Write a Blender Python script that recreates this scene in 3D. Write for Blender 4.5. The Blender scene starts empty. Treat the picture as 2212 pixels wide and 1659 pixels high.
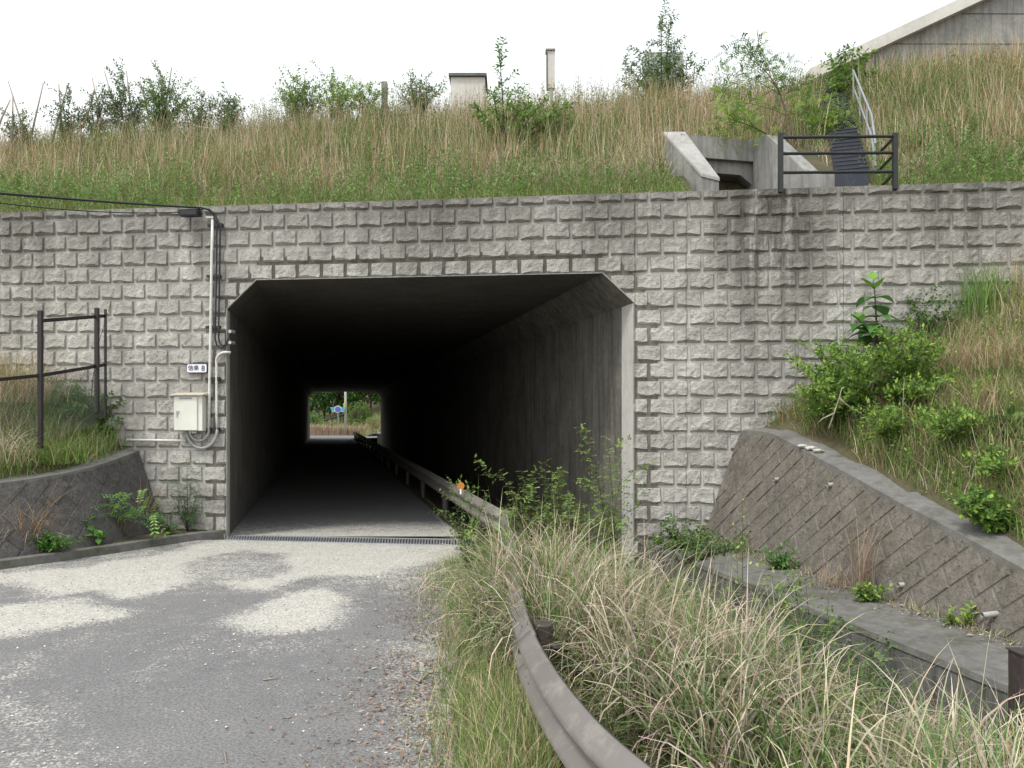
import bpy, bmesh, math, random
import numpy as np
from mathutils import Vector

R = math.radians
scene = bpy.context.scene
C = scene.collection
rng = np.random.default_rng(7)
random.seed(7)

# ------------------------------------------------------------------ camera, sky, sun, exposure
CAM_H = 2.1
cam_d = bpy.data.cameras.new('camera')
cam = bpy.data.objects.new('camera', cam_d)
C.objects.link(cam)
cam.location = (0, 0, CAM_H)
cam.rotation_euler = (R(90), 0, 0)
cam_d.sensor_width = 36
cam_d.lens = 28.0
cam_d.shift_y = 0.0319
cam_d.clip_start = 0.05
cam_d.clip_end = 3000
scene.camera = cam

SUN_EL, SUN_AZ = 58.0, 228.0          # azimuth clockwise from the view direction: high, from the left and a little behind
world = bpy.data.worlds.new('World')
scene.world = world
world.use_nodes = True
wn, wl = world.node_tree.nodes, world.node_tree.links
wn.clear()
sky = wn.new('ShaderNodeTexSky')
sky.sky_type = 'NISHITA'
sky.sun_disc = False
sky.sun_elevation = R(SUN_EL)
sky.sun_rotation = R(SUN_AZ)
sky.air_density = 2.5
sky.dust_density = 0.5
sky.ozone_density = 1.0
hs = wn.new('ShaderNodeHueSaturation')
hs.inputs['Saturation'].default_value = 0.2
bg = wn.new('ShaderNodeBackground')
bg.inputs['Strength'].default_value = 0.15
wo = wn.new('ShaderNodeOutputWorld')
wl.new(sky.outputs[0], hs.inputs['Color'])
wl.new(hs.outputs[0], bg.inputs['Color'])
wl.new(bg.outputs[0], wo.inputs['Surface'])

sd = bpy.data.lights.new('sun', 'SUN')
sd.energy = 1.5
sd.angle = R(10)
sd.color = (1.0, 0.96, 0.90)
sun = bpy.data.objects.new('sun', sd)
C.objects.link(sun)
sun.location = (0, -10, 30)
_az = R(SUN_AZ)
_dir = Vector((math.sin(_az) * math.cos(R(SUN_EL)), math.cos(_az) * math.cos(R(SUN_EL)), math.sin(R(SUN_EL))))
sun.rotation_euler = _dir.to_track_quat('Z', 'Y').to_euler()

vs = scene.view_settings
vs.view_transform = 'Standard'
vs.look = 'None'
vs.gamma = 1.0
vs.use_curve_mapping = False
vs.exposure = 0.9
scene.cycles.max_bounces = 6
scene.cycles.diffuse_bounces = 2
scene.cycles.transparent_max_bounces = 8

# ------------------------------------------------------------------ layout helpers (metres)
F = 1720.0
AX = -0.2322                    # the underpass axis leans left as it recedes: X = w + AX*Y
WT = 0.112                      # the masonry wall plane: Y + WT*X = WY
WY = 13.33
THW = math.atan(WT)
ca, sa = math.cos(THW), math.sin(THW)
WALL_TOP = 5.78

def at(px, py, Y):
    return np.array(((px - 1105.5) / F * Y, Y, CAM_H - (py - 900.0) / F * Y))

def wall_y(X):
    return WY - WT * X

def on_wall(px, py, off=0.0):
    u = (px - 1105.5) / F
    Y = (WY - off) / (1 + WT * u)
    return at(px, py, Y)

def wall_local(p):              # world -> wall frame (s along the wall, depth inward, z)
    x, y, z = p[0], p[1] - WY, p[2]
    return np.array((x * ca - y * sa, x * sa + y * ca, z))

def ground_hit(px, py, z=0.0):
    Y = (CAM_H - z) * F / (py - 900.0)
    return np.array(((px - 1105.5) / F * Y, Y, z))

def vnoise(x, y, seed=0, scale=1.0):
    """smooth value noise 0..1 on arrays"""
    g = np.random.default_rng(1000 + seed).random((64, 64))
    x = np.asarray(x, float) / scale + 100.3
    y = np.asarray(y, float) / scale + 100.7
    xi, yi = np.floor(x).astype(int), np.floor(y).astype(int)
    fx, fy = x - xi, y - yi
    fx, fy = fx * fx * (3 - 2 * fx), fy * fy * (3 - 2 * fy)
    a = g[xi % 64, yi % 64]; b = g[(xi + 1) % 64, yi % 64]
    c = g[xi % 64, (yi + 1) % 64]; d = g[(xi + 1) % 64, (yi + 1) % 64]
    return (a * (1 - fx) + b * fx) * (1 - fy) + (c * (1 - fx) + d * fx) * fy

def fnoise(x, y, seed=0, scale=1.0):
    return 0.55 * vnoise(x, y, seed, scale) + 0.3 * vnoise(x, y, seed + 1, scale * .45) + 0.15 * vnoise(x, y, seed + 2, scale * .2)

# ------------------------------------------------------------------ mesh helpers
def fast_mesh(name, V, faces, cols=None, smooth=False):
    """V (N,3); faces: list of (M,k) int arrays; cols (N,3)"""
    me = bpy.data.meshes.new(name)
    V = np.ascontiguousarray(V, dtype=np.float32)
    faces = [np.asarray(f, dtype=np.int32) for f in faces if len(f)]
    loops = np.concatenate([f.ravel() for f in faces])
    sizes = np.concatenate([np.full(len(f), f.shape[1], np.int32) for f in faces])
    starts = np.concatenate(([0], np.cumsum(sizes)[:-1])).astype(np.int32)
    me.vertices.add(len(V)); me.vertices.foreach_set('co', V.ravel())
    me.loops.add(len(loops)); me.loops.foreach_set('vertex_index', loops)
    me.polygons.add(len(sizes)); me.polygons.foreach_set('loop_start', starts)
    me.polygons.foreach_set('loop_total', sizes)
    me.polygons.foreach_set('use_smooth', np.full(len(sizes), bool(smooth)))
    me.update(calc_edges=True)
    if cols is not None:
        at_ = me.attributes.new('Col', 'FLOAT_COLOR', 'POINT')
        c4 = np.ones((len(V), 4), np.float32); c4[:, :3] = cols
        at_.data.foreach_set('color', c4.ravel())
    return me

class Geo:
    """collects verts and faces of arbitrary size"""
    def __init__(s):
        s.v, s.f = [], []
    def add(s, vs_, fs):
        n = len(s.v)
        s.v += [tuple(map(float, p)) for p in vs_]
        s.f += [tuple(i + n for i in f) for f in fs]
        return s
    def hexa(s, a, b):
        """a, b: matching rings of 4 (bottom, top)"""
        return s.add(list(a) + list(b), [(3, 2, 1, 0), (4, 5, 6, 7), (0, 1, 5, 4), (1, 2, 6, 5), (2, 3, 7, 6), (3, 0, 4, 7)])
    def box(s, lo, hi):
        x0, y0, z0 = lo; x1, y1, z1 = hi
        return s.hexa([(x0, y0, z0), (x1, y0, z0), (x1, y1, z0), (x0, y1, z0)], [(x0, y0, z1), (x1, y0, z1), (x1, y1, z1), (x0, y1, z1)])
    def tube(s, pts, r, n=8, cap=True):
        pts = [Vector(p) for p in pts]
        rs = r if hasattr(r, '__len__') else [r] * len(pts)
        rings = []
        up = Vector((0, 0, 1))
        prev = None
        for i, p in enumerate(pts):
            d = (pts[min(i + 1, len(pts) - 1)] - pts[max(i - 1, 0)]).normalized()
            if prev is None:
                ref = up if abs(d.z) < .95 else Vector((1, 0, 0))
                a = d.cross(ref).normalized()
            else:
                a = (prev - d * prev.dot(d)).normalized()
            prev = a
            b = d.cross(a)
            rings.append([p + (a * math.cos(t) + b * math.sin(t)) * rs[i] for t in [2 * math.pi * k / n for k in range(n)]])
        vs_ = [q for ring in rings for q in ring]
        fs = []
        for i in range(len(pts) - 1):
            for k in range(n):
                fs.append((i * n + k, i * n + (k + 1) % n, (i + 1) * n + (k + 1) % n, (i + 1) * n + k))
        if cap:
            fs.append(tuple(range(n))[::-1]); fs.append(tuple((len(pts) - 1) * n + k for k in range(n)))
        return s.add(vs_, fs)
    def prism(s, poly, d):
        """poly: list of 3d points, extruded by vector d"""
        n = len(poly)
        q = [(p[0] + d[0], p[1] + d[1], p[2] + d[2]) for p in poly]
        return s.add(list(poly) + q, [tuple(range(n))[::-1], tuple(range(n, 2 * n))] + [(i, (i + 1) % n, n + (i + 1) % n, n + i) for i in range(n)])
    def mesh(s, name, off=(0, 0, 0), smooth=False, fix=True):
        me = bpy.data.meshes.new(name)
        me.from_pydata([(a - off[0], b - off[1], c - off[2]) for a, b, c in s.v], [], s.f)
        if fix:
            bm = bmesh.new(); bm.from_mesh(me); bmesh.ops.recalc_face_normals(bm, faces=bm.faces); bm.to_mesh(me); bm.free()
        if smooth:
            me.polygons.foreach_set('use_smooth', np.ones(len(me.polygons), bool))
        me.update()
        return me

def tag(o, label=None, cat=None, group=None, kind=None):
    if label: o['label'] = label
    if cat: o['category'] = cat
    if group: o['group'] = group
    if kind: o['kind'] = kind
    return o

def link(name, me, mat=None, parent=None, loc=None):
    o = bpy.data.objects.new(name, me)
    C.objects.link(o)
    if mat is not None and me is not None and not me.materials:
        me.materials.append(mat)
    if parent is not None: o.parent = parent
    if loc is not None: o.location = loc
    return o

def thing(name, loc, label, cat, group=None, rz=0.0):
    o = bpy.data.objects.new(name, None)
    C.objects.link(o)
    o.location = tuple(map(float, loc)); o.rotation_euler = (0, 0, rz)
    o.empty_display_size = .2
    return tag(o, label, cat, group)

def part(name, geo, mat, root, smooth=False, bevel=0.0):
    """geo in world metres; the mesh is stored relative to its (unrotated) thing"""
    p = root
    off = Vector((0, 0, 0))
    while p is not None:
        off = off + Vector(p.location); p = p.parent
    me = geo.mesh(name, off, smooth)
    if bevel:
        bm = bmesh.new(); bm.from_mesh(me)
        bmesh.ops.bevel(bm, geom=[e for e in bm.edges if len(e.link_faces) == 2 and e.calc_face_angle(0) > .5], offset=bevel, segments=1, affect='EDGES')
        bm.to_mesh(me); bm.free()
    return link(name, me, mat, root)

def single(name, geo, mat, label, cat, group=None, smooth=False, kind=None, bevel=0.0):
    V = np.array(geo.v); base = ((V[:, 0].min() + V[:, 0].max()) / 2, (V[:, 1].min() + V[:, 1].max()) / 2, V[:, 2].min())
    me = geo.mesh(name, base, smooth)
    if bevel:
        bm = bmesh.new(); bm.from_mesh(me)
        bmesh.ops.bevel(bm, geom=[e for e in bm.edges if len(e.link_faces) == 2 and e.calc_face_angle(0) > .5], offset=bevel, segments=1, affect='EDGES')
        bm.to_mesh(me); bm.free()
    o = link(name, me, mat, None, base)
    return tag(o, label, cat, group, kind)

# ------------------------------------------------------------------ materials
def new_mat(name):
    m = bpy.data.materials.new(name); m.use_nodes = True
    nt = m.node_tree
    b = nt.nodes['Principled BSDF']
    return m, nt, b

def nd(nt, typ, **kw):
    n = nt.nodes.new(typ)
    for k, v in kw.items():
        if k.startswith('i_'):
            n.inputs[k[2:].replace('_', ' ')].default_value = v
        else:
            setattr(n, k, v)
    return n

def ramp(nt, src, stops):
    r = nt.nodes.new('ShaderNodeValToRGB')
    e = r.color_ramp.elements
    while len(e) < len(stops): e.new(.5)
    for i, (p, c) in enumerate(stops):
        e[i].position = p
        e[i].color = (c, c, c, 1) if not hasattr(c, '__len__') else (*c, 1)
    nt.links.new(src, r.inputs[0])
    return r.outputs[0]

def mixc(nt, fac, a, b, mode='MIX'):
    m = nt.nodes.new('ShaderNodeMix'); m.data_type = 'RGBA'; m.blend_type = mode
    for sock, val in ((m.inputs[0], fac), (m.inputs[6], a), (m.inputs[7], b)):
        if hasattr(val, 'is_linked') or isinstance(val, bpy.types.NodeSocket): nt.links.new(val, sock)
        elif hasattr(val, '__len__'): sock.default_value = (*val, 1)
        else: sock.default_value = val
    return m.outputs[2]

def world_pos(nt, scale=(1, 1, 1)):
    g = nt.nodes.new('ShaderNodeNewGeometry')
    mp = nt.nodes.new('ShaderNodeMapping'); mp.inputs['Scale'].default_value = scale
    nt.links.new(g.outputs['Position'], mp.inputs[0])
    return mp.outputs[0], g

def noise(nt, vec, scale, detail=5, rough=.6):
    n = nt.nodes.new('ShaderNodeTexNoise'); n.inputs['Scale'].default_value = scale
    n.inputs['Detail'].default_value = detail; n.inputs['Roughness'].default_value = rough
    nt.links.new(vec, n.inputs['Vector'])
    return n.outputs['Fac']

def concrete(name, base, dark, light, streak=0.5, bump=.25, grain=60, top=None, warm=None, boards=0, mossy=None, pits=0):
    """weathered concrete: mottling, rain streaks that run down, pores; top=(z0,z1) darker run-off stain near a wall head"""
    m, nt, b = new_mat(name)
    p, g = world_pos(nt)
    n1 = noise(nt, p, 1.3, 6, .65)
    n2 = noise(nt, p, 9, 6, .7)
    n3 = noise(nt, p, grain, 3, .6)
    ps, _ = world_pos(nt, (5, 5, .35))
    n4 = noise(nt, ps, 1.5, 5, .7)
    col = mixc(nt, ramp(nt, n1, [(.35, 0), (.65, 1)]), dark, base)
    col = mixc(nt, ramp(nt, n2, [(.4, 0), (.75, .6)]), col, light)
    col = mixc(nt, ramp(nt, n4, [(.45, 0), (.72, streak)]), col, tuple(c * .42 for c in dark))
    if top:
        sx = nt.nodes.new('ShaderNodeSeparateXYZ'); nt.links.new(g.outputs['Position'], sx.inputs[0])
        mr = nt.nodes.new('ShaderNodeMapRange'); mr.inputs['From Min'].default_value = top[0]; mr.inputs['From Max'].default_value = top[1]
        nt.links.new(sx.outputs['Z'], mr.inputs[0])
        psx, _ = world_pos(nt, (2.2, 2.2, .22))
        n5 = noise(nt, psx, 1.6, 6, .75)
        ad = nt.nodes.new('ShaderNodeMath'); ad.operation = 'MULTIPLY_ADD'
        nt.links.new(n5, ad.inputs[0]); ad.inputs[1].default_value = 1.7
        nt.links.new(mr.outputs[0], ad.inputs[2])
        f = ramp(nt, ad.outputs[0], [(.92, 0), (1.0, .12), ])
        mr2 = nt.nodes.new('ShaderNodeMapRange'); mr2.inputs['From Min'].default_value = .95; mr2.inputs['From Max'].default_value = 2.1
        mr2.inputs['To Max'].default_value = .80
        nt.links.new(ad.outputs[0], mr2.inputs[0])
        col = mixc(nt, mr2.outputs[0], col, (.075, .07, .062))
        # dark run-off bands: below the drain mouth, at the left third and near the right end
        for (cx_, wd_, am_, zlo) in ((4.15, 1.15, .95, 1.6), (-1.5, 1.6, .45, 3.4), (7.0, 1.2, .55, 2.8), (-9.0, 2.2, .4, 3.2), (1.6, .7, .5, 3.6)):
            dx = nt.nodes.new('ShaderNodeMath'); dx.operation = 'SUBTRACT'; nt.links.new(sx.outputs['X'], dx.inputs[0]); dx.inputs[1].default_value = cx_
            ab = nt.nodes.new('ShaderNodeMath'); ab.operation = 'ABSOLUTE'; nt.links.new(dx.outputs[0], ab.inputs[0])
            m1 = nt.nodes.new('ShaderNodeMapRange'); m1.inputs['From Min'].default_value = wd_; m1.inputs['From Max'].default_value = wd_ * .2; nt.links.new(ab.outputs[0], m1.inputs[0])
            m2 = nt.nodes.new('ShaderNodeMapRange'); m2.inputs['From Min'].default_value = zlo; m2.inputs['From Max'].default_value = 5.8; nt.links.new(sx.outputs['Z'], m2.inputs[0])
            mu = nt.nodes.new('ShaderNodeMath'); mu.operation = 'MULTIPLY'; nt.links.new(m1.outputs[0], mu.inputs[0]); nt.links.new(m2.outputs[0], mu.inputs[1])
            m3 = nt.nodes.new('ShaderNodeMath'); m3.operation = 'MULTIPLY'; nt.links.new(mu.outputs[0], m3.inputs[0]); nt.links.new(ramp(nt, n5, [(.36, .15), (.56, 1)]), m3.inputs[1])
            m4 = nt.nodes.new('ShaderNodeMath'); m4.operation = 'MULTIPLY'; m4.use_clamp = True; nt.links.new(m3.outputs[0], m4.inputs[0]); m4.inputs[1].default_value = am_ * 1.5
            col = mixc(nt, m4.outputs[0], col, (.085, .08, .07))
        n8 = noise(nt, p, 2.1, 0, .5)
        col = mixc(nt, ramp(nt, n8, [(.38, .38), (.6, 0)]), col, (.20, .19, .17))
    if boards:
        w = nt.nodes.new('ShaderNodeTexWave'); w.wave_type = 'BANDS'; w.bands_direction = 'X'
        pb, _ = world_pos(nt, (1, 0, 0) if boards == 1 else (1, .0, .0))
        nt.links.new(pb, w.inputs['Vector']); w.inputs['Scale'].default_value = 4; w.inputs['Distortion'].default_value = 1
        col = mixc(nt, ramp(nt, w.outputs['Fac'], [(0, .18), (.12, 0)]), col, tuple(c * .5 for c in dark))
    if pits:
        n7 = noise(nt, p, 17, 8, .8)
        col = mixc(nt, ramp(nt, n7, [(.36, .75), (.47, 0)]), col, tuple(c * .35 for c in dark))
    if mossy:
        n6 = noise(nt, p, 2.3, 6, .75)
        col = mixc(nt, ramp(nt, n6, [(.5, 0), (.68, mossy)]), col, (.07, .075, .035))
    nt.links.new(col, b.inputs['Base Color'])
    b.inputs['Roughness'].default_value = .92
    b.inputs['Specular IOR Level'].default_value = .25
    bp = nt.nodes.new('ShaderNodeBump'); bp.inputs['Strength'].default_value = bump; bp.inputs['Distance'].default_value = .02
    mx = nt.nodes.new('ShaderNodeMath'); mx.operation = 'ADD'; nt.links.new(n3, mx.inputs[0]); nt.links.new(n2, mx.inputs[1])
    nt.links.new(mx.outputs[0], bp.inputs['Height'])
    nt.links.new(bp.outputs[0], b.inputs['Normal'])
    return m

def paint(name, col, rough=.5, metal=0.0, wear=None, scale=12, amt=.5, bump=.05, spec=.4):
    m, nt, b = new_mat(name)
    p, _ = world_pos(nt)
    n1 = noise(nt, p, scale, 6, .7)
    n2 = noise(nt, p, scale * .18, 4, .6)
    c = mixc(nt, ramp(nt, n2, [(.3, 0), (.7, 1)]), tuple(x * .82 for x in col), col)
    if wear is not None:
        c = mixc(nt, ramp(nt, n1, [(.52, 0), (.7, amt)]), c, wear)
    nt.links.new(c, b.inputs['Base Color'])
    b.inputs['Roughness'].default_value = rough; b.inputs['Metallic'].default_value = metal
    b.inputs['Specular IOR Level'].default_value = spec
    bp = nt.nodes.new('ShaderNodeBump'); bp.inputs['Strength'].default_value = bump; bp.inputs['Distance'].default_value = .01
    nt.links.new(n1, bp.inputs['Height']); nt.links.new(bp.outputs[0], b.inputs['Normal'])
    return m

def foliage_mat(name, trans=.35, rough=.6):
    m, nt, b = new_mat(name)
    a = nt.nodes.new('ShaderNodeAttribute'); a.attribute_name = 'Col'
    nt.links.new(a.outputs['Color'], b.inputs['Base Color'])
    b.inputs['Roughness'].default_value = rough
    b.inputs['Specular IOR Level'].default_value = .25
    tr = nt.nodes.new('ShaderNodeBsdfTranslucent')
    nt.links.new(a.outputs['Color'], tr.inputs['Color'])
    mx = nt.nodes.new('ShaderNodeMixShader'); mx.inputs[0].default_value = trans
    nt.links.new(b.outputs[0], mx.inputs[1]); nt.links.new(tr.outputs[0], mx.inputs[2])
    nt.links.new(mx.outputs[0], nt.nodes['Material Output'].inputs['Surface'])
    return m

M = {}
M['block'] = concrete('rock_faced_concrete', (.43, .412, .378), (.31, .295, .27), (.565, .545, .505), .25, 1.0, 26, top=(4.0, 6.0), warm=1, pits=1)
M['panel'] = concrete('wall_groove_concrete', (.50, .485, .46), (.38, .37, .35), (.58, .565, .54), .25, .2, 60, top=(4.2, 6.1))
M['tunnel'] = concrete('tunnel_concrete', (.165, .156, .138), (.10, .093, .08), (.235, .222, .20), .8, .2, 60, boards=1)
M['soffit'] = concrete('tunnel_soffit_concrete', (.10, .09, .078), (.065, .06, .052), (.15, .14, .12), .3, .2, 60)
M['headwall'] = concrete('headwall_concrete', (.27, .265, .25), (.19, .185, .175), (.36, .35, .33), .7, .2, 60)
M['coping'] = concrete('pale_coping_concrete', (.56, .54, .50), (.46, .44, .41), (.64, .62, .58), .15, .15, 60)
M['cap'] = concrete('dark_cap_concrete', (.175, .17, .16), (.11, .105, .10), (.24, .235, .22), .2, .3, 40, mossy=.6)
M['ledge'] = concrete('ledge_concrete', (.155, .15, .14), (.085, .082, .075), (.22, .215, .20), .15, .4, 40, mossy=.85)
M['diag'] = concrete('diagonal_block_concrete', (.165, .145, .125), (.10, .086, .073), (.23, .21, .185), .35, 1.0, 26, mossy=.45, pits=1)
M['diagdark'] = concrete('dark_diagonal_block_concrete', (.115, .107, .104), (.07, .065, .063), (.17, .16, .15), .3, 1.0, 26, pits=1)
M['seal'] = concrete('joint_seal_concrete', (.11, .105, .095), (.07, .067, .06), (.16, .15, .14), .2, .4, 40)
M['joint'] = concrete('joint_concrete', (.125, .112, .098), (.08, .072, .063), (.17, .155, .14), .2, .4, 40)
M['channel'] = concrete('channel_concrete', (.16, .155, .145), (.09, .087, .08), (.23, .225, .21), 1.0, .2, 60, boards=1)
M['darksteel'] = paint('dark_brown_paint', (.018, .013, .016), .45, 0, (.06, .045, .04), 20, .4)
M['blackpipe'] = paint('black_pipe_paint', (.016, .018, .02), .4, 0, (.06, .06, .055), 20, .3)
M['rail'] = paint('brown_guardrail_paint', (.165, .148, .138), .5, 0, (.25, .235, .20), 5, .7, .06)
M['railpost'] = paint('brown_post_paint', (.055, .042, .042), .5, 0, (.13, .10, .09), 14, .5)
M['galv'] = paint('galvanised_steel', (.45, .47, .48), .45, .55, (.28, .29, .29), 18, .6)
M['darkgalv'] = paint('weathered_wire', (.16, .155, .14), .6, .2)
M['pvc'] = paint('white_conduit', (.62, .61, .58), .5, 0, (.30, .28, .25), 14, .7)
M['greypipe'] = paint('grey_conduit', (.30, .30, .30), .5, 0, (.18, .17, .16), 14, .5)
M['cream'] = paint('cream_enamel', (.66, .66, .59), .45, 0, (.52, .47, .36), 6, .35)
M['hood'] = paint('stained_cream_hood', (.55, .52, .44), .55, 0, (.30, .20, .10), 18, .8)
M['black'] = paint('black_rubber', (.012, .012, .016), .5, 0, (.03, .03, .03), 20, .4)
M['white'] = paint('white_enamel', (.78, .78, .80), .4, 0, (.6, .6, .6), 10, .2)
M['navy'] = paint('navy_print', (.03, .035, .12), .5)
M['orange'] = paint('orange_reflector', (.50, .19, .03), .35, 0, (.30, .10, .02), 60, .7)
M['stair'] = paint('blue_black_step', (.022, .026, .042), .6, 0, (.06, .065, .08), 12, .5)
M['nosing'] = paint('worn_step_edge', (.036, .040, .056), .6)
M['greyblue'] = paint('dull_galvanised_pipe', (.26, .29, .31), .55, .2, (.16, .17, .18), 18, .6)
M['greypipe2'] = paint('aged_grey_plastic', (.42, .41, .38), .5, 0, (.22, .2, .17), 18, .7)
M['cabinet'] = paint('pale_grey_green_cabinet', (.34, .37, .33), .5, 0, (.25, .27, .24), 8, .5)
M['wingcap'] = concrete('worn_wing_coping', (.36, .35, .33), (.27, .26, .245), (.44, .43, .41), .3, .2, 60)
M['panel0'] = concrete('lit_reveal_concrete', (.46, .45, .42), (.37, .36, .335), (.54, .53, .50), .3, .2, 60)  # tone raised to stand for daylight on the mouth jambs
M['bamboo'] = paint('weathered_bamboo', (.28, .23, .19), .7, 0, (.15, .12, .10), 14, .7)
M['bark'] = paint('grey_bark', (.12, .09, .065), .85, 0, (.2, .17, .13), 30, .6)
M['darkbark'] = paint('dark_bark', (.05, .035, .03), .85, 0, (.1, .08, .06), 30, .5)
M['deadwood'] = paint('bleached_wood', (.30, .26, .21), .8, 0, (.16, .13, .11), 30, .6)
M['rustwall'] = paint('brown_stained_low_wall', (.30, .20, .14), .9, 0, (.18, .12, .09), 3, .6)
M['teal'] = paint('teal_sign_paint', (.10, .42, .50), .4)
M['blue'] = paint('blue_sign_paint', (.12, .16, .50), .4)
M['yellow'] = paint('yellow_sign_paint', (.55, .55, .10), .4)
M['stone'] = concrete('pale_stone', (.45, .43, .38), (.3, .28, .25), (.55, .52, .47), .1, .5, 40)
M['grass'] = foliage_mat('grass_blades', .3, .65)
M['leaf'] = foliage_mat('leaves', .35, .5)
M['litter'] = foliage_mat('dry_litter', .05, .8)

def soil_mat():
    m, nt, b = new_mat('grassy_soil')
    p, _ = world_pos(nt)
    n1 = noise(nt, p, 1.1, 6, .7); n2 = noise(nt, p, 14, 6, .7)
    c = mixc(nt, ramp(nt, n1, [(.35, 0), (.65, 1)]), (.075, .065, .035), (.13, .10, .055))
    c = mixc(nt, ramp(nt, n2, [(.4, 0), (.7, .8)]), c, (.045, .06, .02))
    nt.links.new(c, b.inputs['Base Color']); b.inputs['Roughness'].default_value = .95
    bp = nt.nodes.new('ShaderNodeBump'); bp.inputs['Strength'].default_value = .7; bp.inputs['Distance'].default_value = .08
    nt.links.new(n2, bp.inputs['Height']); nt.links.new(bp.outputs[0], b.inputs['Normal'])
    return m
M['soil'] = soil_mat()

def road_mat():
    """grey asphalt; the 'gravel' attribute says where pale grit lies on it"""
    m, nt, b = new_mat('asphalt_with_grit')
    p, _ = world_pos(nt)
    n_big = noise(nt, p, .7, 5, .6)
    n_mid = noise(nt, p, 4.5, 6, .75)
    n_fine = noise(nt, p, 45, 4, .7)
    vo = nt.nodes.new('ShaderNodeTexVoronoi'); vo.inputs['Scale'].default_value = 62
    nt.links.new(p, vo.inputs['Vector'])
    vo2 = nt.nodes.new('ShaderNodeTexVoronoi'); vo2.inputs['Scale'].default_value = 26
    nt.links.new(p, vo2.inputs['Vector'])
    asp = mixc(nt, ramp(nt, n_big, [(.35, 0), (.65, 1)]), (.158, .154, .152), (.200, .194, .188))
    asp = mixc(nt, ramp(nt, n_mid, [(.4, 0), (.7, .6)]), asp, (.21, .205, .20))
    asp = mixc(nt, ramp(nt, n_fine, [(.42, .65), (.56, 0)]), asp, (.085, .085, .09))
    asp = mixc(nt, ramp(nt, vo2.outputs['Distance'], [(.045, .6), (.09, 0)]), asp, (.36, .34, .31))
    vc = nt.nodes.new('ShaderNodeSeparateColor'); nt.links.new(vo.outputs['Color'], vc.inputs[0])
    gr = mixc(nt, ramp(nt, vc.outputs[0], [(.1, 0), (.9, 1)]), (.30, .288, .255), (.52, .50, .45))
    gr = mixc(nt, ramp(nt, n_mid, [(.35, .35), (.6, 0)]), gr, (.30, .29, .26))
    a = nt.nodes.new('ShaderNodeAttribute'); a.attribute_name = 'gravel'
    s = nt.nodes.new('ShaderNodeMath'); s.operation = 'MULTIPLY_ADD'
    nt.links.new(n_mid, s.inputs[0]); s.inputs[1].default_value = .9; nt.links.new(a.outputs['Fac'], s.inputs[2])
    s2 = nt.nodes.new('ShaderNodeMath'); s2.operation = 'MULTIPLY_ADD'
    nt.links.new(vc.outputs[1], s2.inputs[0]); s2.inputs[1].default_value = .55; nt.links.new(s.outputs[0], s2.inputs[2])
    f = nt.nodes.new('ShaderNodeMapRange'); f.inputs['From Min'].default_value = 1.08; f.inputs['From Max'].default_value = 1.42
    nt.links.new(s2.outputs[0], f.inputs[0])
    col = mixc(nt, f.outputs[0], asp, gr)
    nt.links.new(col, b.inputs['Base Color'])
    b.inputs['Roughness'].default_value = .9; b.inputs['Specular IOR Level'].default_value = .3
    ad = nt.nodes.new('ShaderNodeMath'); ad.operation = 'MULTIPLY_ADD'
    nt.links.new(vo.outputs['Distance'], ad.inputs[0]); ad.inputs[1].default_value = -1.0; nt.links.new(n_fine, ad.inputs[2])
    bp = nt.nodes.new('ShaderNodeBump'); bp.inputs['Strength'].default_value = .35; bp.inputs['Distance'].default_value = .010
    nt.links.new(ad.outputs[0], bp.inputs['Height']); nt.links.new(bp.outputs[0], b.inputs['Normal'])
    return m
M['road'] = road_mat()

# ------------------------------------------------------------------ terrain functions
def interp(x, xs, ys): return np.interp(x, xs, ys)

RAIL_PTS = np.array([(1.15, 1.55), (.78, 2.45), (.505, 3.17), (.374, 3.49), (.228, 4.15), (.125, 4.82), (.05, 5.6), (.017, 6.6), (-.02, 8.6), (-.13, 10.9)])
def rail_x(Y):
    Y = np.asarray(Y, float)
    return np.where(Y > 10.9, 2.40 + AX * Y, np.interp(Y, RAIL_PTS[:, 1], RAIL_PTS[:, 0]))

def emb_z(X, Y):
    """embankment above the wall"""
    X = np.asarray(X, float); Y = np.asarray(Y, float)
    v = Y - wall_y(X)
    k = interp(X, [5, 13], [.60, .66])
    zc = interp(X, [-40, -13, -6, 0, 5, 8, 10, 14, 30], [8.6, 9.2, 9.95, 10.3, 10.5, 10.55, 11.1, 11.9, 13])
    z = 5.66 + k * np.maximum(v - .45, 0)
    d = zc - z
    z = np.where(d > .6, z, np.where(d > -.9, z - (.6 - d) ** 2 / 3.0, zc - .15))
    z = z + (fnoise(X, Y, 5, 2.0) - .5) * .28 * np.clip(v - .5, 0, 1)
    # the drain mouth cut into the slope
    inside = (X > 3.1 + (15.5 - Y) * .28) & (X < 5.1 + (15.9 - Y) * .42) & (Y < 16.15)
    z = np.where(inside, np.minimum(z, 5.62), z)
    return z

def march(px, py, zf, y0, y1=70., step=.04):
    Y = np.arange(y0, y1, step)
    X = (px - 1105.5) / F * Y
    Z = CAM_H - (py - 900.) / F * Y
    h = zf(X, Y)
    i = np.argmax(Z < h)
    if not (Z < h).any(): i = int(np.argmin(Z - h))
    return np.array((X[i], Y[i], h[i]))

def emb_hit(px, py): 
    u = (px - 1105.5) / F
    return march(px, py, emb_z, WY / (1 + WT * u) + .3)

# right bank: top of the diagonal-block retaining wall
def rtop_z(Y): return np.clip(.73 + .235 * (np.asarray(Y, float) - 7.16), -.2, 1.87)
LEAN = .36
W_BASE = 6.02
def rtop_w(Y): return W_BASE + LEAN * rtop_z(Y)

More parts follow.
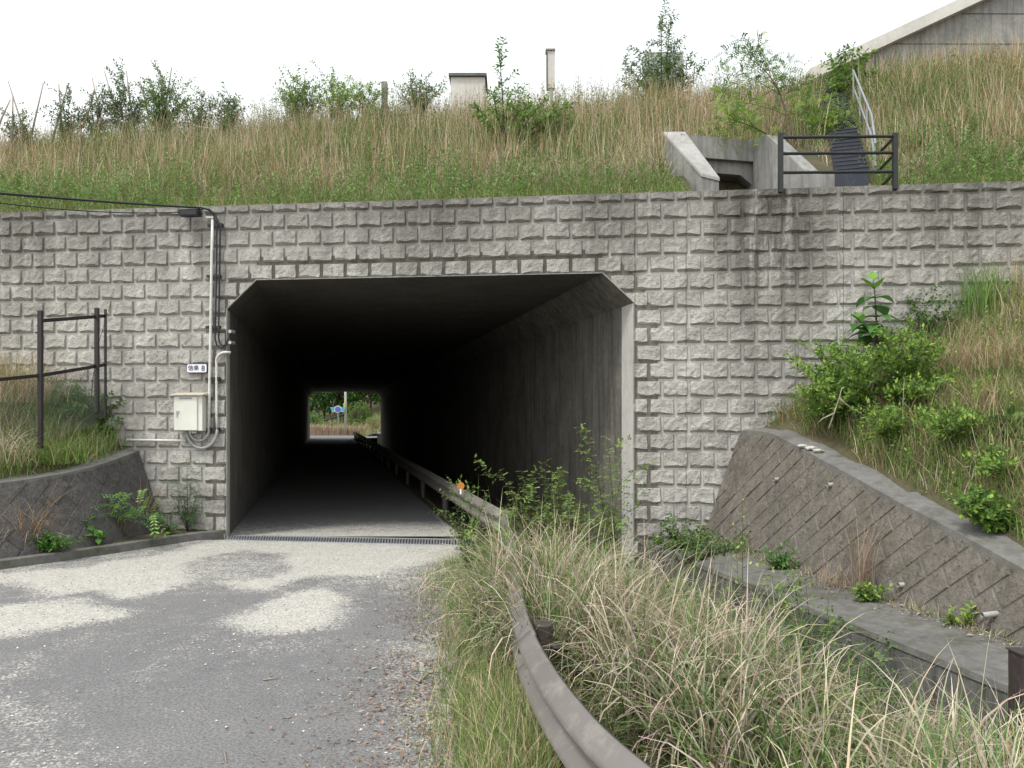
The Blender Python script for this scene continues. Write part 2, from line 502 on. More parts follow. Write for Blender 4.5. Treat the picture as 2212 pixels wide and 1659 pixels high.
def rbank_z(X, Y):
    w = X - AX * Y
    d = w - rtop_w(Y) - .28
    base = rtop_z(Y)
    z = base + .02 + .50 * np.clip(d, 0, 20) + .16 * np.clip(d, 0, 1.0)
    z = z + (fnoise(X, Y, 15, 1.2) - .5) * .3 * np.clip(d * 1.5, 0, 1)
    return np.where(d < -.12, -.6, z)

# left bank
LBASE = np.array([(-6.05, 13.98), (-6.12, 13.2), (-6.3, 12.5), (-6.62, 11.85), (-7.2, 11.1), (-8.0, 10.35), (-9.3, 9.6), (-11.5, 8.9), (-15, 8.3), (-24, 7.6)])
LH = np.array([1.5, 1.38, 1.28, 1.2, 1.12, 1.05, 1.0, 1.0, 1.0, 1.0])
def resample(P, step, H=None):
    d = np.concatenate(([0], np.cumsum(np.linalg.norm(np.diff(P, axis=0), axis=1))))
    s = np.arange(0, d[-1], step)
    # smooth with a small moving average so that the curve has no kinks
    out = np.stack([np.interp(s, d, P[:, k]) for k in range(2)], 1)
    for _ in range(6):
        out[1:-1] = (out[:-2] + 2 * out[1:-1] + out[2:]) / 4
    h = np.interp(s, d, H) if H is not None else None
    return out, h, s
LP, LPH, LPS = resample(LBASE, .2, LH)
_t = np.gradient(LP, axis=0); _t /= np.linalg.norm(_t, axis=1)[:, None]
LN = np.stack([_t[:, 1], -_t[:, 0]], 1)          # pointing away from the road
LN[LN[:, 0] > 0] *= 1
if LN[5, 0] > 0: LN = -LN

def lbank_z(X, Y):
    X = np.atleast_1d(np.asarray(X, float)); Y = np.atleast_1d(np.asarray(Y, float))
    sh = X.shape
    x, y = X.ravel(), Y.ravel()
    out = np.empty(len(x))
    T = LP + LN * (LEAN * LPH)[:, None]
    for a in range(0, len(x), 4000):
        dx = x[a:a + 4000, None] - T[None, :, 0]; dy = y[a:a + 4000, None] - T[None, :, 1]
        i = np.argmin(dx * dx + dy * dy, 1)
        r = np.arange(len(i))
        d = dx[r, i] * LN[i, 0] + dy[r, i] * LN[i, 1]
        dist = d - .3
        z = LPH[i] + .02 + .56 * np.clip(dist, 0, 20)
        z = z + (vnoise(x[a:a + 4000], y[a:a + 4000], 31, 1.2) - .5) * .25 * np.clip(dist * 1.5, 0, 1)
        out[a:a + 4000] = np.where(dist < -.12, -.6, z)
    return np.minimum(out, 5.4).reshape(sh)

CH_W = 5.05                      # near face of the right channel wall, same line as the tunnel's right wall
def bank_prof(w, wr):
    """verge and channel bank from the guardrail (wr) to the channel wall"""
    return np.interp(w, [-1e4, 0, .0001], [-.03, -.03, -.03]) * 0 + np.where(
        w < wr + .15, -.03, np.interp(w, np.array([0, .6, 1.6, 2.4, 3.6]) + 1.5, [-.06, -.10, -.42, -1.15, -1.2]))

def grid_mesh(name, xs, ys, zf, keep=None, mat=None):
    X, Y = np.meshgrid(xs, ys)
    Z = zf(X, Y)
    V = np.stack([X.ravel(), Y.ravel(), Z.ravel()], 1)
    nx, ny = len(xs), len(ys)
    idx = np.arange(nx * ny).reshape(ny, nx)
    q = np.stack([idx[:-1, :-1], idx[:-1, 1:], idx[1:, 1:], idx[1:, :-1]], -1).reshape(-1, 4)
    if keep is not None:
        k = keep(X, Y).ravel()
        q = q[k[q].any(1)]
    used = np.unique(q)
    remap = np.full(len(V), -1); remap[used] = np.arange(len(used))
    return fast_mesh(name, V[used], [remap[q]], smooth=True), V[used]

# ------------------------------------------------------------------ SETTING: ground sheet with the channel in it
def build_ground():
    ys = np.concatenate([np.linspace(-400, -12, 6), np.arange(-10, 16, .5), np.linspace(17, 80, 16), np.linspace(85, 150, 8), np.linspace(200, 1500, 6)])
    rows = []
    for Y in ys:
        wr = float(rail_x(np.clip(Y, 1.55, 75)) - AX * np.clip(Y, 1.55, 75))
        ws = [-900, -60, -20, wr, wr + .25, 2.45, 2.7, 3.1, 3.5, 3.9, 4.6, CH_W - .005, CH_W + .1, 6.4, 9, 30, 900]
        zs = [-.03, -.03, -.03, -.03, -.07, -.14, -.20, -.30, -.45, -.62, -.98, -1.2, -1.2, -.03, -.03, -.03, -.03]
        if Y > 82: zs = [-.03] * len(ws)
        Yc = min(max(Y, -60), 120)
        rows.append([(w + AX * Yc, Y, z) for w, z in zip(ws, zs)])
    n = len(rows[0])
    V = np.array([p for r in rows for p in r])
    idx = np.arange(len(V)).reshape(len(rows), n)
    q = np.stack([idx[:-1, :-1], idx[:-1, 1:], idx[1:, 1:], idx[1:, :-1]], -1).reshape(-1, 4)
    me = fast_mesh('ground', V, [q])
    tag(link('ground', me, M['soil']), kind='structure')
build_ground()

def poly_px(pts): 
    out = []
    for zx, zy in pts:
        out.append(ground_hit(zx * .4797, 1061 + zy * .4797)[:2])
    return np.array(out)
GRIT = [
    (1.0, [(1020, 215), (2130, 240), (2060, 305), (1850, 345), (1700, 390), (1560, 385), (1450, 380), (1330, 405), (1230, 430), (1170, 445), (1080, 430), (1000, 400), (1230, 385), (1330, 340), (1250, 280), (1120, 262), (1000, 285), (900, 310), (850, 345), (865, 385), (880, 410), (780, 455), (700, 475), (540, 478), (420, 460), (250, 480), (150, 440), (0, 430), (-500, 470), (-500, 380), (0, 362), (420, 330), (760, 270), (900, 225)]),
    (.95, [(-600, 560), (0, 505), (400, 492), (640, 535), (560, 570), (330, 590), (100, 640), (-300, 680)]),
    (1.0, [(995, 592), (1060, 560), (1200, 500), (1300, 455), (1420, 440), (1540, 470), (1560, 530), (1530, 570), (1480, 610), (1300, 635), (1150, 630), (1050, 615)]),
    (.55, [(-100, 790), (60, 770), (240, 690), (420, 600), (330, 690), (200, 760), (90, 850), (-100, 900)]),
    (.50, [(985, 612), (1010, 622), (760, 760), (560, 870), (540, 865), (730, 750)]),
    (.42, [(-100, 900), (200, 920), (330, 1000), (260, 1090), (600, 1240), (300, 1300), (-100, 1300)]),
    (.45, [(1600, 700), (1900, 600), (1990, 450), (2060, 420), (2200, 600), (2300, 900), (2300, 1400), (1700, 1400), (1650, 1100), (1750, 850)]),
    (.30, [(900, 640), (1500, 640), (1700, 720), (1300, 760), (900, 740)]),
]
def in_poly_soft(x, y, P, soft):
    inside = np.zeros(x.shape, bool)
    dmin = np.full(x.shape, 1e9)
    n = len(P)
    for i in range(n):
        x0, y0 = P[i]; x1, y1 = P[(i + 1) % n]
        c = ((y0 > y) != (y1 > y)) & (x < (x1 - x0) * (y - y0) / (y1 - y0 + 1e-12) + x0)
        inside ^= c
        dx, dy = x1 - x0, y1 - y0
        t = np.clip(((x - x0) * dx + (y - y0) * dy) / (dx * dx + dy * dy + 1e-12), 0, 1)
        dmin = np.minimum(dmin, np.hypot(x - x0 - t * dx, y - y0 - t * dy))
    sd_ = np.where(inside, dmin, -dmin)
    return np.clip(.5 + sd_ / soft, 0, 1)

def build_road():
    xs = np.arange(-9.6, 1.6, .06); ys = np.concatenate([np.arange(2.0, 13.6, .06)])
    def keep(X, Y): return (X < rail_x(Y) + .06)
    me, V = grid_mesh('road', xs, ys, lambda X, Y: X * 0 + (fnoise(X, Y, 40, 2.5) - .5) * .012, keep)
    x = V[:, 0] + (fnoise(V[:, 0], V[:, 1], 51, .7) - .5) * .45
    y = V[:, 1] + (fnoise(V[:, 0], V[:, 1], 61, .7) - .5) * .55
    g = np.zeros(len(V))
    for a, pts in GRIT:
        P = poly_px(pts)
        s = .55 if a > .9 else .7
        g = np.maximum(g, a * in_poly_soft(x, y, P, s))
    g = np.maximum(g, .22 * fnoise(V[:, 0], V[:, 1], 71, 1.5))
    broad_ = np.clip((V[:, 1] - 8.2) / 2.2, 0, 1) * np.clip((.2 - V[:, 0]) / 1.2, 0, 1)
    g = np.maximum(g, broad_ * (.26 + .36 * fnoise(V[:, 0], V[:, 1], 75, 1.1)))
    g = g * (.78 + .44 * fnoise(V[:, 0], V[:, 1], 79, .5))
    A = me.attributes.new('gravel', 'FLOAT', 'POINT'); A.data.foreach_set('value', g.astype(np.float32))
    tag(link('road', me, M['road']), kind='structure')
    # carriageway behind the camera and through the tunnel
    G = Geo()
    wl_, wr_ = -1.73, 2.36
    ys2 = [13.97, 14.6, 15.4, 16.4, 18, 20, 40, 60, 76, 90, 130]
    for a, b in zip(ys2[:-1], ys2[1:]):
        ra = 2.36 + (0 if a < 80 else 10); rb = 2.36 + (0 if b < 80 else 10)
        la = wl_ - (0 if a < 75 else 10); lb = wl_ - (0 if b < 75 else 10)
        G.add([(la + AX * a, a, .0), (ra + AX * a, a, .0), (rb + AX * b, b, .0), (lb + AX * b, b, .0)], [(0, 1, 2, 3)])
    G.add([(-9.6, -60, 0), (2.2, -60, 0), (1.5, 1.9, 0), (-9.6, 1.9, 0)], [(0, 1, 2, 3)])
    G.add([(-26, -60, 0), (-9.62, -60, 0), (-9.62, 8.5, 0), (-26, 7.2, 0)], [(0, 1, 2, 3)])
    me2 = G.mesh('road', fix=False)
    B = me2.attributes.new('gravel', 'FLOAT', 'POINT'); B.data.foreach_set('value', np.array([np.interp(v.co.y, [0, 13.9, 14.6, 15.4, 16.4, 18, 20], [.15, .90, .62, .38, .15, .06, .05]) for v in me2.vertices], np.float32))
    tag(link('road', me2, M['road']), kind='structure')
build_road()

# embankment (setting) over the tunnel
def build_embankment():
    xs = np.concatenate([np.linspace(-60, -22, 20), np.arange(-21.7, 18, .3), np.linspace(18.5, 50, 20)])
    vsn = np.concatenate([np.arange(.22, 13, .28), np.linspace(14, 55, 20)])
    X, Vv = np.meshgrid(xs, vsn)
    Y = wall_y(X) + Vv
    Z = emb_z(X, Y)
    V = np.stack([X.ravel(), Y.ravel(), Z.ravel()], 1)
    nx, ny = len(xs), len(vsn)
    idx = np.arange(nx * ny).reshape(ny, nx)
    q = np.stack([idx[:-1, :-1], idx[:-1, 1:], idx[1:, 1:], idx[1:, :-1]], -1).reshape(-1, 4)
    me = fast_mesh('embankment_slope', V, [q], smooth=True)
    tag(link('embankment_slope', me, M['soil']), kind='structure')
build_embankment()

def build_banks():
    xs = np.arange(-26, -5.9, .15); ys = np.arange(6.5, 15.6, .15)
    def keep(X, Y): return (lbank_z(X, Y) > -.5) & (Y < wall_y(X) + .15)
    me, _ = grid_mesh('left_bank', xs, ys, lbank_z, keep)
    tag(link('left_bank', me, M['soil']), kind='structure')
    xs = np.arange(3, 22, .15); ys = np.arange(0, 13.6, .15)
    def keep2(X, Y): return (rbank_z(X, Y) > -.5) & (Y < wall_y(X) + .15)
    me, _ = grid_mesh('right_bank', xs, ys, rbank_z, keep2)
    tag(link('right_bank', me, M['soil']), kind='structure')
build_banks()

# ------------------------------------------------------------------ THE MASONRY WALL
NL = on_wall(492, 1160); HL = on_wall(492, 668); TL = on_wall(555, 606); TR = on_wall(1300, 592); HR = on_wall(1367, 660)
OPEN = [wall_local((NL[0], NL[1], -1.3)), wall_local(HL), wall_local(TL), wall_local((TR[0], TR[1], TL[2])), wall_local((HR[0], HR[1], HL[2])), wall_local((HR[0], HR[1], -1.3))]
OPEN2 = [(p[0], p[2]) for p in OPEN]
SX0, SX1 = -24.0, 19.0
wall = thing('block_wall', (0, WY, 0), 'tall retaining wall of rough split-face concrete blocks with grey grooves around the underpass mouth', 'wall', rz=-THW)

def wall_part(name, G, mat, smooth=False):
    return link(name, G.mesh(name, smooth=smooth), mat, wall)

G = Geo()
(la, lz0), (lb, lz1), (tl, tz), (tr, tz2), (hr, hz), _x = OPEN2
la -= .012; hr += .012; tz += .012
def slab(poly):   # poly in (s,z) ccw, front at y=0, thickness .45
    G.prism([(s, 0, z) for s, z in poly], (.45 * (AX * ca - sa), .45 * (AX * sa + ca), 0))
slab([(SX0, -1.4), (la, -1.4), (la, lz1), (SX0, lz1)])
slab([(SX0, lz1), (la, lz1), (tl, tz), (SX0, tz)])
slab([(SX0, tz), (SX1, tz), (SX1, WALL_TOP), (SX0, WALL_TOP)])
slab([(tr, tz), (hr, hz), (SX1, hz), (SX1, tz)])
slab([(hr, -1.4), (SX1, -1.4), (SX1, hz), (hr, hz)])
wall_part('wall_panel', G, M['panel'])

PITCH, COURSE = .427, .2914
BW, BH = PITCH - .045, COURSE - .036
def rock_block(w, h, seed, nx=8, nz=6):
    r = np.random.default_rng(seed)
    xs = np.concatenate(([-w / 2], np.linspace(-w / 2 + .011, w / 2 - .011, nx - 2), [w / 2]))
    P = np.zeros((nz, nx, 3))
    lip = .022 + .05 * r.random(nx) * (.5 + .5 * np.sin(np.linspace(0, 3.1, nx) + r.random() * 2))
    lip = np.convolve(np.pad(lip, 1, 'edge'), [.25, .5, .25], 'valid') + r.normal(0, .006, nx)
    for j in range(nz):
        for i in range(nx):
            edge_x = i in (0, nx - 1); edge_z = j in (0, nz - 1)
            if j == 0: z = -h / 2
            elif j == nz - 1: z = h / 2
            else:
                zl = -h / 2 + max(.015, lip[i]); zh = h / 2 - .010
                z = zl + (zh - zl) * (j - 1) / (nz - 3) + (r.normal(0, .006) if 1 < j < nz - 2 else r.normal(0, .002))
            if edge_x or edge_z: d = .001
            else:
                d = .043 + r.normal(0, .004)
                if j == 1: d = .050 + r.normal(0, .005)
                if j == nz - 2: d = .037 + r.normal(0, .004)
                if i in (1, nx - 2): d -= .008
                d += .006 * math.sin(i * 1.3 + seed) * math.sin(j * 1.1 + seed * 2)
            x = xs[i] + (0 if edge_x else r.normal(0, .004))
            P[j, i] = (x, -max(d, .001), z)
    V = P.reshape(-1, 3)
    idx = np.arange(nx * nz).reshape(nz, nx)
    q = np.stack([idx[:-1, :-1], idx[:-1, 1:], idx[1:, 1:], idx[1:, :-1]], -1).reshape(-1, 4)
    return V, q

VAR = [rock_block(BW, BH, 100 + k) for k in range(40)]
VAR_ME = []
for V, q in VAR:
    me = fast_mesh('block', V, [q]); me.materials.append(M['block']); VAR_ME.append(me)

def clip_bm(V, q, cuts):
    """cuts: list of (point(s,z), normal(s,z)) -> keep the side the normal points to; V already placed"""
    bm = bmesh.new()
    vs_ = [bm.verts.new(p) for p in V]
    for f in q: bm.faces.new([vs_[i] for i in f])
    for (p, n) in cuts:
        bmesh.ops.bisect_plane(bm, geom=bm.verts[:] + bm.edges[:] + bm.faces[:], plane_co=(p[0], 0, p[1]), plane_no=(n[0], 0, n[1]), clear_inner=True)
        # cap: drop the cut rim back to the panel
        rim = [e for e in bm.edges if e.is_boundary and all(abs((v.co.x - p[0]) * n[0] + (v.co.z - p[1]) * n[1]) < 1e-4 for v in e.verts)]
        if rim:
            g = bmesh.ops.extrude_edge_only(bm, edges=rim)
            for v in [x for x in g['geom'] if isinstance(x, bmesh.types.BMVert)]: v.co.y = -.001
    if not bm.faces: bm.free(); return None
    me = bpy.data.meshes.new('block'); bm.to_mesh(me); bm.free(); me.materials.append(M['block'])
    return me

s_phase = wall_local(on_wall(1067, 575))[0]
J1 = wall_local(on_wall(1371, 600))[0]; J2 = wall_local(on_wall(1481, 600))[0]; J0 = wall_local(on_wall(486, 600))[0]
JOINTS = [J0, J1, J2, wall_local(on_wall(1820, 600))[0]]
edges = []
for i in range(5):
    a = np.array(OPEN2[i]); b = np.array(OPEN2[i + 1])
    t = (b - a) / np.linalg.norm(b - a)
    n = np.array((-t[1], t[0]))          # outward (left of travel) for clockwise travel seen from the front
    edges.append((a, n))
def outside_dist(pts):   # for each edge: signed distances
    return [np.array([(p - a) @ n for p in pts]) for a, n in edges]

blocks = []
k0, k1 = -19, 4
for k in range(k0, k1 + 1):
    z0 = 4.45 + k * COURSE
    zc = z0 + COURSE / 2
    top_cut = None
    if z0 + COURSE > WALL_TOP: top_cut = WALL_TOP - .012
    if z0 > WALL_TOP - .05: continue
    off = (k % 2) * PITCH / 2
    n = int((SX1 - SX0) / PITCH) + 2
    i0 = int((SX0 - s_phase) / PITCH)
    for i in range(i0, i0 + n):
        sc = s_phase + (i + .5) * PITCH + off
        corners = [np.array((sc + dx * BW / 2, zc + dz * BH / 2)) for dx in (-1, 1) for dz in (-1, 1)]
        ds = outside_dist(corners)
        cuts = []
        if not any(d.min() >= -.004 for d in ds):
            best = max(range(5), key=lambda e: ds[e].max())
            if ds[best].max() < .045: continue
            a, nn = edges[best]
            cuts.append((a + nn * .004, nn))
        if top_cut: cuts.append(((0, top_cut), (0, -1)))
        jj = [J for J in JOINTS if abs(J - sc) < BW / 2 - .03]
        blocks.append((sc, zc, cuts, jj[0] if jj else None, (k * 17 + i * 13 + (k * i * 3) % 11) % 40))

def in_view_size(b):
    p = np.array((b[0] * ca, WY - b[0] * sa, b[1]))
    px = 1105.5 + p[0] / p[1] * F; py = 900 - (p[2] - CAM_H) / p[1] * F
    vis = -20 < px < 2230 and py < 1165
    # hidden behind the banks
    if px < 270 and py > 960: vis = False
    if px > 1640 and py > 900: vis = False
    if px > 1900 and py > 700: vis = False
    return (1 if vis else 0) / p[1]
blocks.sort(key=in_view_size, reverse=True)
stuffV, stuffQ = [], []
for bi, (sc, zc, cuts, J, var) in enumerate(blocks):
    V, q = VAR[var]
    if bi < 300:
        if not cuts and J is None:
            o = link('block', VAR_ME[var], None, wall, (sc, 0, zc))
        else:
            Vp = V + np.array((sc, 0, zc))
            if J is None:
                me = clip_bm(Vp, q, cuts)
            else:
                ma = clip_bm(Vp, q, cuts + [((J - .004, 0), (-1, 0))]); mb = clip_bm(Vp, q, cuts + [((J + .004, 0), (1, 0))])
                bm = bmesh.new()
                for mm in (ma, mb):
                    if mm: bm.from_mesh(mm)
                me = bpy.data.meshes.new('block'); bm.to_mesh(me); bm.free(); me.materials.append(M['block'])
            if me is not None: link('block', me, None, wall)
    else:
        if not cuts:
            n = sum(len(v) for v in stuffV)
            stuffV.append(V + np.array((sc, 0, zc))); stuffQ.append(q + n)
        else:
            me = clip_bm(V + np.array((sc, 0, zc)), q, cuts)
            if me is None or not len(me.polygons): continue
            bm = bmesh.new(); bm.from_mesh(me); bmesh.ops.triangulate(bm, faces=bm.faces); bm.verts.ensure_lookup_table(); bm.verts.index_update()
            vv = np.array([v.co[:] for v in bm.verts]); ff = np.array([[v.index for v in f.verts] for f in bm.faces]); bm.free()
            n = sum(len(v) for v in stuffV)
            stuffV.append(vv); stuffQ.append(np.concatenate([ff, ff[:, 2:3]], 1) + n if False else ff + n)
Q4 = [f for f in stuffQ if f.shape[1] == 4]; Q3 = [f for f in stuffQ if f.shape[1] == 3]
me = fast_mesh('blocks', np.concatenate(stuffV), [np.concatenate(Q4)] + ([np.concatenate(Q3)] if Q3 else []))
tag(link('blocks', me, M['block'], wall), kind='stuff')
for J in JOINTS:      # thin sealed movement joints that run down the wall
    G = Geo()
    zb = HL[2] + .03 if J in (J1,) else (-.1 if J != J0 else .05)
    G.box((J - .004, -.004, zb if J != J1 else .0), (J + .004, .01, WALL_TOP - .002))
    wall_part('joint_seal', G, M['seal'])

# ------------------------------------------------------------------ UNDERPASS
tun = thing('underpass', (0, 14, 0), 'long dark concrete box underpass with chamfered upper corners', 'tunnel')
DT = np.array((AX, 1.0, 0.0)); TLEN = 61.7
def sec(p, z=None, t=0.0, off=(0, 0, 0)):
    q = np.array((p[0], p[1], p[2] if z is None else z)) + DT * t
    return q + np.array(off)
s_ = .002
pl0 = sec(NL, -1.3); pl1 = sec(HL); pt0 = sec(TL); pt1 = sec(TR, TL[2]); pr1 = sec(HR, HL[2]); pr0 = sec(HR, -1.3)
def strip(a, b, thick, name, mat, t0=.0, t1=TLEN):
    G = Geo()
    A = [np.array(a) + DT * t0, np.array(b) + DT * t0, np.array(b) + DT * t1, np.array(a) + DT * t1]
    n = np.cross(A[1] - A[0], A[3] - A[0]); n /= np.linalg.norm(n)
    c = np.array((-1.5 + AX * 30, 44, 2.0))
    if np.dot(n, c - (A[0] + A[2]) / 2) > 0: n = -n
    nw = np.array((sa, ca, 0)); n = n - nw * np.dot(n, nw)
    G.hexa(A, [p + n * thick for p in A])
    return part(name, G, mat, tun)
jig = np.array((0, .0, 0))
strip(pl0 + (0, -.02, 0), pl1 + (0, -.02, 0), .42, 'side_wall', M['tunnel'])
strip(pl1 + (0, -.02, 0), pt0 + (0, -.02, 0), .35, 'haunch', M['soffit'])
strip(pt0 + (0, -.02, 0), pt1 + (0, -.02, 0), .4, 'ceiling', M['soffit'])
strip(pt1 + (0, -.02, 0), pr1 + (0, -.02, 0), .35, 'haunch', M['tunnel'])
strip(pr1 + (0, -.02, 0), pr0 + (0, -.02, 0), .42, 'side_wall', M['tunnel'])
for k, t_ in enumerate((2.6, 8.2, 14.0, 20.0)):
    G = Geo(); a = pr1 + DT * t_; b_ = pr0 + DT * t_; q = np.array((-.006, 0, 0)); w_ = DT * .025
    G.hexa([b_ + q, b_ + q + w_, b_ + w_ + (.01, 0, 0), b_ + (.01, 0, 0)], [a + q, a + q + w_, a + w_ + (.01, 0, 0), a + (.01, 0, 0)]); part('formwork_joint', G, M['seal'], tun)
    G = Geo(); a = pt0 + DT * t_; b_ = pt1 + DT * t_; q = np.array((0, 0, -.006))
    G.hexa([a + q, b_ + q, b_ + q + w_, a + q + w_], [a - q, b_ - q, b_ - q + w_, a - q + w_]); part('formwork_joint', G, M['seal'], tun)
# reveals of the wall's thickness at the mouth, jamb daylight painted in as paler concrete, a hair proud of the tunnel lining
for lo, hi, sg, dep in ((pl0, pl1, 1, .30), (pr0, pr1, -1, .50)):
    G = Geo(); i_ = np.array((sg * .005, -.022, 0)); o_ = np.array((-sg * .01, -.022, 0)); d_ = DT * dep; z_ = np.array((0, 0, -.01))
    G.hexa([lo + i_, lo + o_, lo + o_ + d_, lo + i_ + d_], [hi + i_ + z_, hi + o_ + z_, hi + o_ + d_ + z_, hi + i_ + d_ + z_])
    part('lit_mouth_reveal', G, M['panel0'], tun)
# far portal wall
G = Geo()
e = [q + DT * (TLEN + .02) for q in (pl0, pl1, pt0, pt1, pr1, pr0)]
def farslab(poly): G.prism(poly, (0, .4, 0))
yy = lambda p: p
L_, R_ = -45., 25.
farslab([(L_, e[0][1], -1.3), tuple(e[0]), tuple(e[1]), (L_, e[1][1], e[1][2])])
farslab([(L_, e[1][1], e[1][2]), tuple(e[1]), tuple(e[2]), (L_, e[2][1], e[2][2])])
farslab([(L_, e[2][1], e[2][2]), tuple(e[2]), tuple(e[3]), (R_, e[3][1], e[3][2]), (R_, e[3][1], 6.2), (L_, e[2][1], 6.2)])
farslab([tuple(e[4]), (R_, e[4][1], e[4][2]), (R_, e[3][1], e[3][2]), tuple(e[3])])
farslab([tuple(e[5]), (R_, e[5][1], -1.3), (R_, e[4][1], e[4][2]), tuple(e[4])])
part('far_portal', G, M['tunnel'], tun)
# pale rim where the mouth meets the wall face
G = Geo()
for a, b in ((pl0, pl1), (pl1, pt0), (pt0, pt1), (pt1, pr1), (pr1, pr0)):
    a = np.array(a); b = np.array(b)
    c = np.array(((pl0[0] + pr0[0]) / 2, 13.5, 2.3))
    nn = np.cross(b - a, (0, 1, 0)); nn /= np.linalg.norm(nn)
    if np.dot(nn, c - (a + b) / 2) < 0: nn = -nn
    o1 = -nn * .016
    A = [a + (0, -.045, 0), b + (0, -.045, 0), b + o1 + (0, -.045, 0), a + o1 + (0, -.045, 0)]
    G.hexa(A, [p + np.array((0, .044, 0)) for p in A])
part('mouth_rim', G, M['headwall'], tun)

# trench drain at the mouth
def lerp(a, b, t): return a + (b - a) * t
g0, g1 = ground_hit(492, 1158), ground_hit(1034, 1168)
g2, g3 = ground_hit(1034, 1181), ground_hit(486, 1168)
dr = thing('trench_drain', (g0 + g1) / 2 * (1, 1, 0), 'galvanised steel grating strip across the road at the underpass mouth', 'drain grate')
G = Geo(); G.hexa([g3 + (0, 0, -.02), g2 + (0, 0, -.02), g1 + (0, 0, -.02), g0 + (0, 0, -.02)], [g3 + (0, 0, .012), g2 + (0, 0, .012), g1 + (0, 0, .012), g0 + (0, 0, .012)])
part('trough', G, M['darksteel'], dr)
for a, b in ((g0, g1), (g3, g2)):
    G = Geo(); q = np.array((0, .03, 0)); z1 = np.array((0, 0, .022)); z0 = np.array((0, 0, -.01))
    G.hexa([a - q + z0, b - q + z0, b + q + z0, a + q + z0], [a - q + z1, b - q + z1, b + q + z1, a + q + z1]); part('frame_bar', G, M['galv'], dr)
nb = 90
G = Geo()
for i in range(nb):
    t = (i + .5) / nb
    a, b = lerp(g0, g1, t), lerp(g3, g2, t)
    G.hexa([b + (-.012, .03, 0), b + (.012, .03, 0), a + (.012, -.03, 0), a + (-.012, -.03, 0)], [b + (-.012, .03, .02), b + (.012, .03, .02), a + (.012, -.03, .02), a + (-.012, -.03, .02)])
o = part('crossbars', G, M['galv'], dr); tag(o, kind='stuff')

# ------------------------------------------------------------------ fixtures on the wall
def wp(px, py, off): return on_wall(px, py, off)
# signboard with the kilometre name
p0, p1 = wp(404, 787, .09), wp(446, 804, .09)
sc_ = (p0 + p1) / 2
sg = thing('name_plate', sc_, 'small white plate lettered 信楽 8 above the cream control box', 'sign', rz=-THW)
def local_part(name, G, mat, root, smooth=False): return link(name, G.mesh(name, smooth=smooth), mat, root)
def rrect(w, h, r, n=4):
    out = []
    for cx, cz, a0 in ((w / 2 - r, h / 2 - r, 0), (-w / 2 + r, h / 2 - r, 90), (-w / 2 + r, -h / 2 + r, 180), (w / 2 - r, -h / 2 + r, 270)):
        for k in range(n + 1):
            a = R(a0 + 90 * k / n); out.append((cx + r * math.cos(a), cz + r * math.sin(a)))
    return out
SW, SH = p1[0] - p0[0], p0[2] - p1[2]
G = Geo(); G.prism([(x, 0, z) for x, z in rrect(SW + .02, SH + .02, .03)], (0, .02, 0)); local_part('border', G, M['navy'], sg)
G = Geo(); G.prism([(x, -.004, z) for x, z in rrect(SW, SH, .025)], (0, .012, 0)); local_part('board', G, M['white'], sg)
def text_part(s, size, mat, root, loc, name='lettering', ext=.002, align='CENTER', bold=0.0):
    cu = bpy.data.curves.new(name, 'FONT'); cu.body = s; cu.size = size; cu.align_x = align; cu.align_y = 'CENTER'; cu.extrude = ext; cu.offset = bold
    tmp = bpy.data.objects.new('tmp', cu); C.objects.link(tmp)
    dg = bpy.context.evaluated_depsgraph_get(); me = bpy.data.meshes.new_from_object(tmp.evaluated_get(dg))
    bpy.data.objects.remove(tmp); me.name = name; me.materials.clear(); me.materials.append(mat)
    o = link(name, me, None, root, loc); o.rotation_euler = (R(90), 0, 0)
    return o
text_part('信楽', SH * .72, M['navy'], sg, (-SW * .17, -.007, 0), bold=.0006)
text_part('8', SH * .95, M['navy'], sg, (SW * .33, -.007, -.004), bold=.0015)

# control box
b0, b1 = wp(383, 855, .12), wp(443, 930, .12)
bc = np.array(((b0[0] + b1[0]) / 2, (b0[1] + b1[1]) / 2, b1[2]))
bx = thing('control_box', bc, 'cream steel control cabinet with a sloping hood fixed to the block wall', 'cabinet', rz=-THW)
BWd, BHt = b1[0] - b0[0], b0[2] - b1[2]
G = Geo(); G.box((-BWd / 2, -.10, 0), (BWd / 2, .12, BHt)); o = local_part('housing', G, M['cream'], bx)
G = Geo(); G.box((-BWd / 2 + .005, -.125, .012), (BWd / 2 - .085, -.102, BHt - .02)); dpart = local_part('door', G, M['cream'], bx)
G = Geo(); G.box((-BWd / 2 + .05, -.145, BHt * .40), (-BWd / 2 + .068, -.127, BHt * .56)); G.box((-BWd / 2 + .045, -.14, BHt * .50), (-BWd / 2 + .095, -.127, BHt * .57)); local_part('handle', G, M['galv'], dpart)
G = Geo(); G.box((-BWd * .30, -.128, BHt * .90), (BWd * .16, -.126, BHt * .95)); local_part('name_strip', G, M['greypipe'], dpart)
G = Geo()
G.hexa([(-BWd / 2 - .045, -.17, BHt + .004), (BWd / 2 + .045, -.17, BHt + .004), (BWd / 2 + .045, .13, BHt + .004), (-BWd / 2 - .045, .13, BHt + .004)],
       [(-BWd / 2 - .045, -.17, BHt + .02), (BWd / 2 + .045, -.17, BHt + .02), (BWd / 2 + .045, .13, BHt + .065), (-BWd / 2 - .045, .13, BHt + .065)])
local_part('hood', G, M['hood'], bx)
for i, x in enumerate((.03, .075, -.02)):
    G = Geo(); G.tube([(x, 0.0, .0), (x, 0.0, -.05)], .02, 8); local_part('gland', G, M['pvc'], bx)

def on(px, py, off=.09): return tuple(on_wall(px, py, off))
def pipe(name, pts, r, mat, label, cat, group=None, n=8):
    G = Geo(); G.tube(pts, r, n); return single(name, G, mat, label, cat, group, smooth=True)
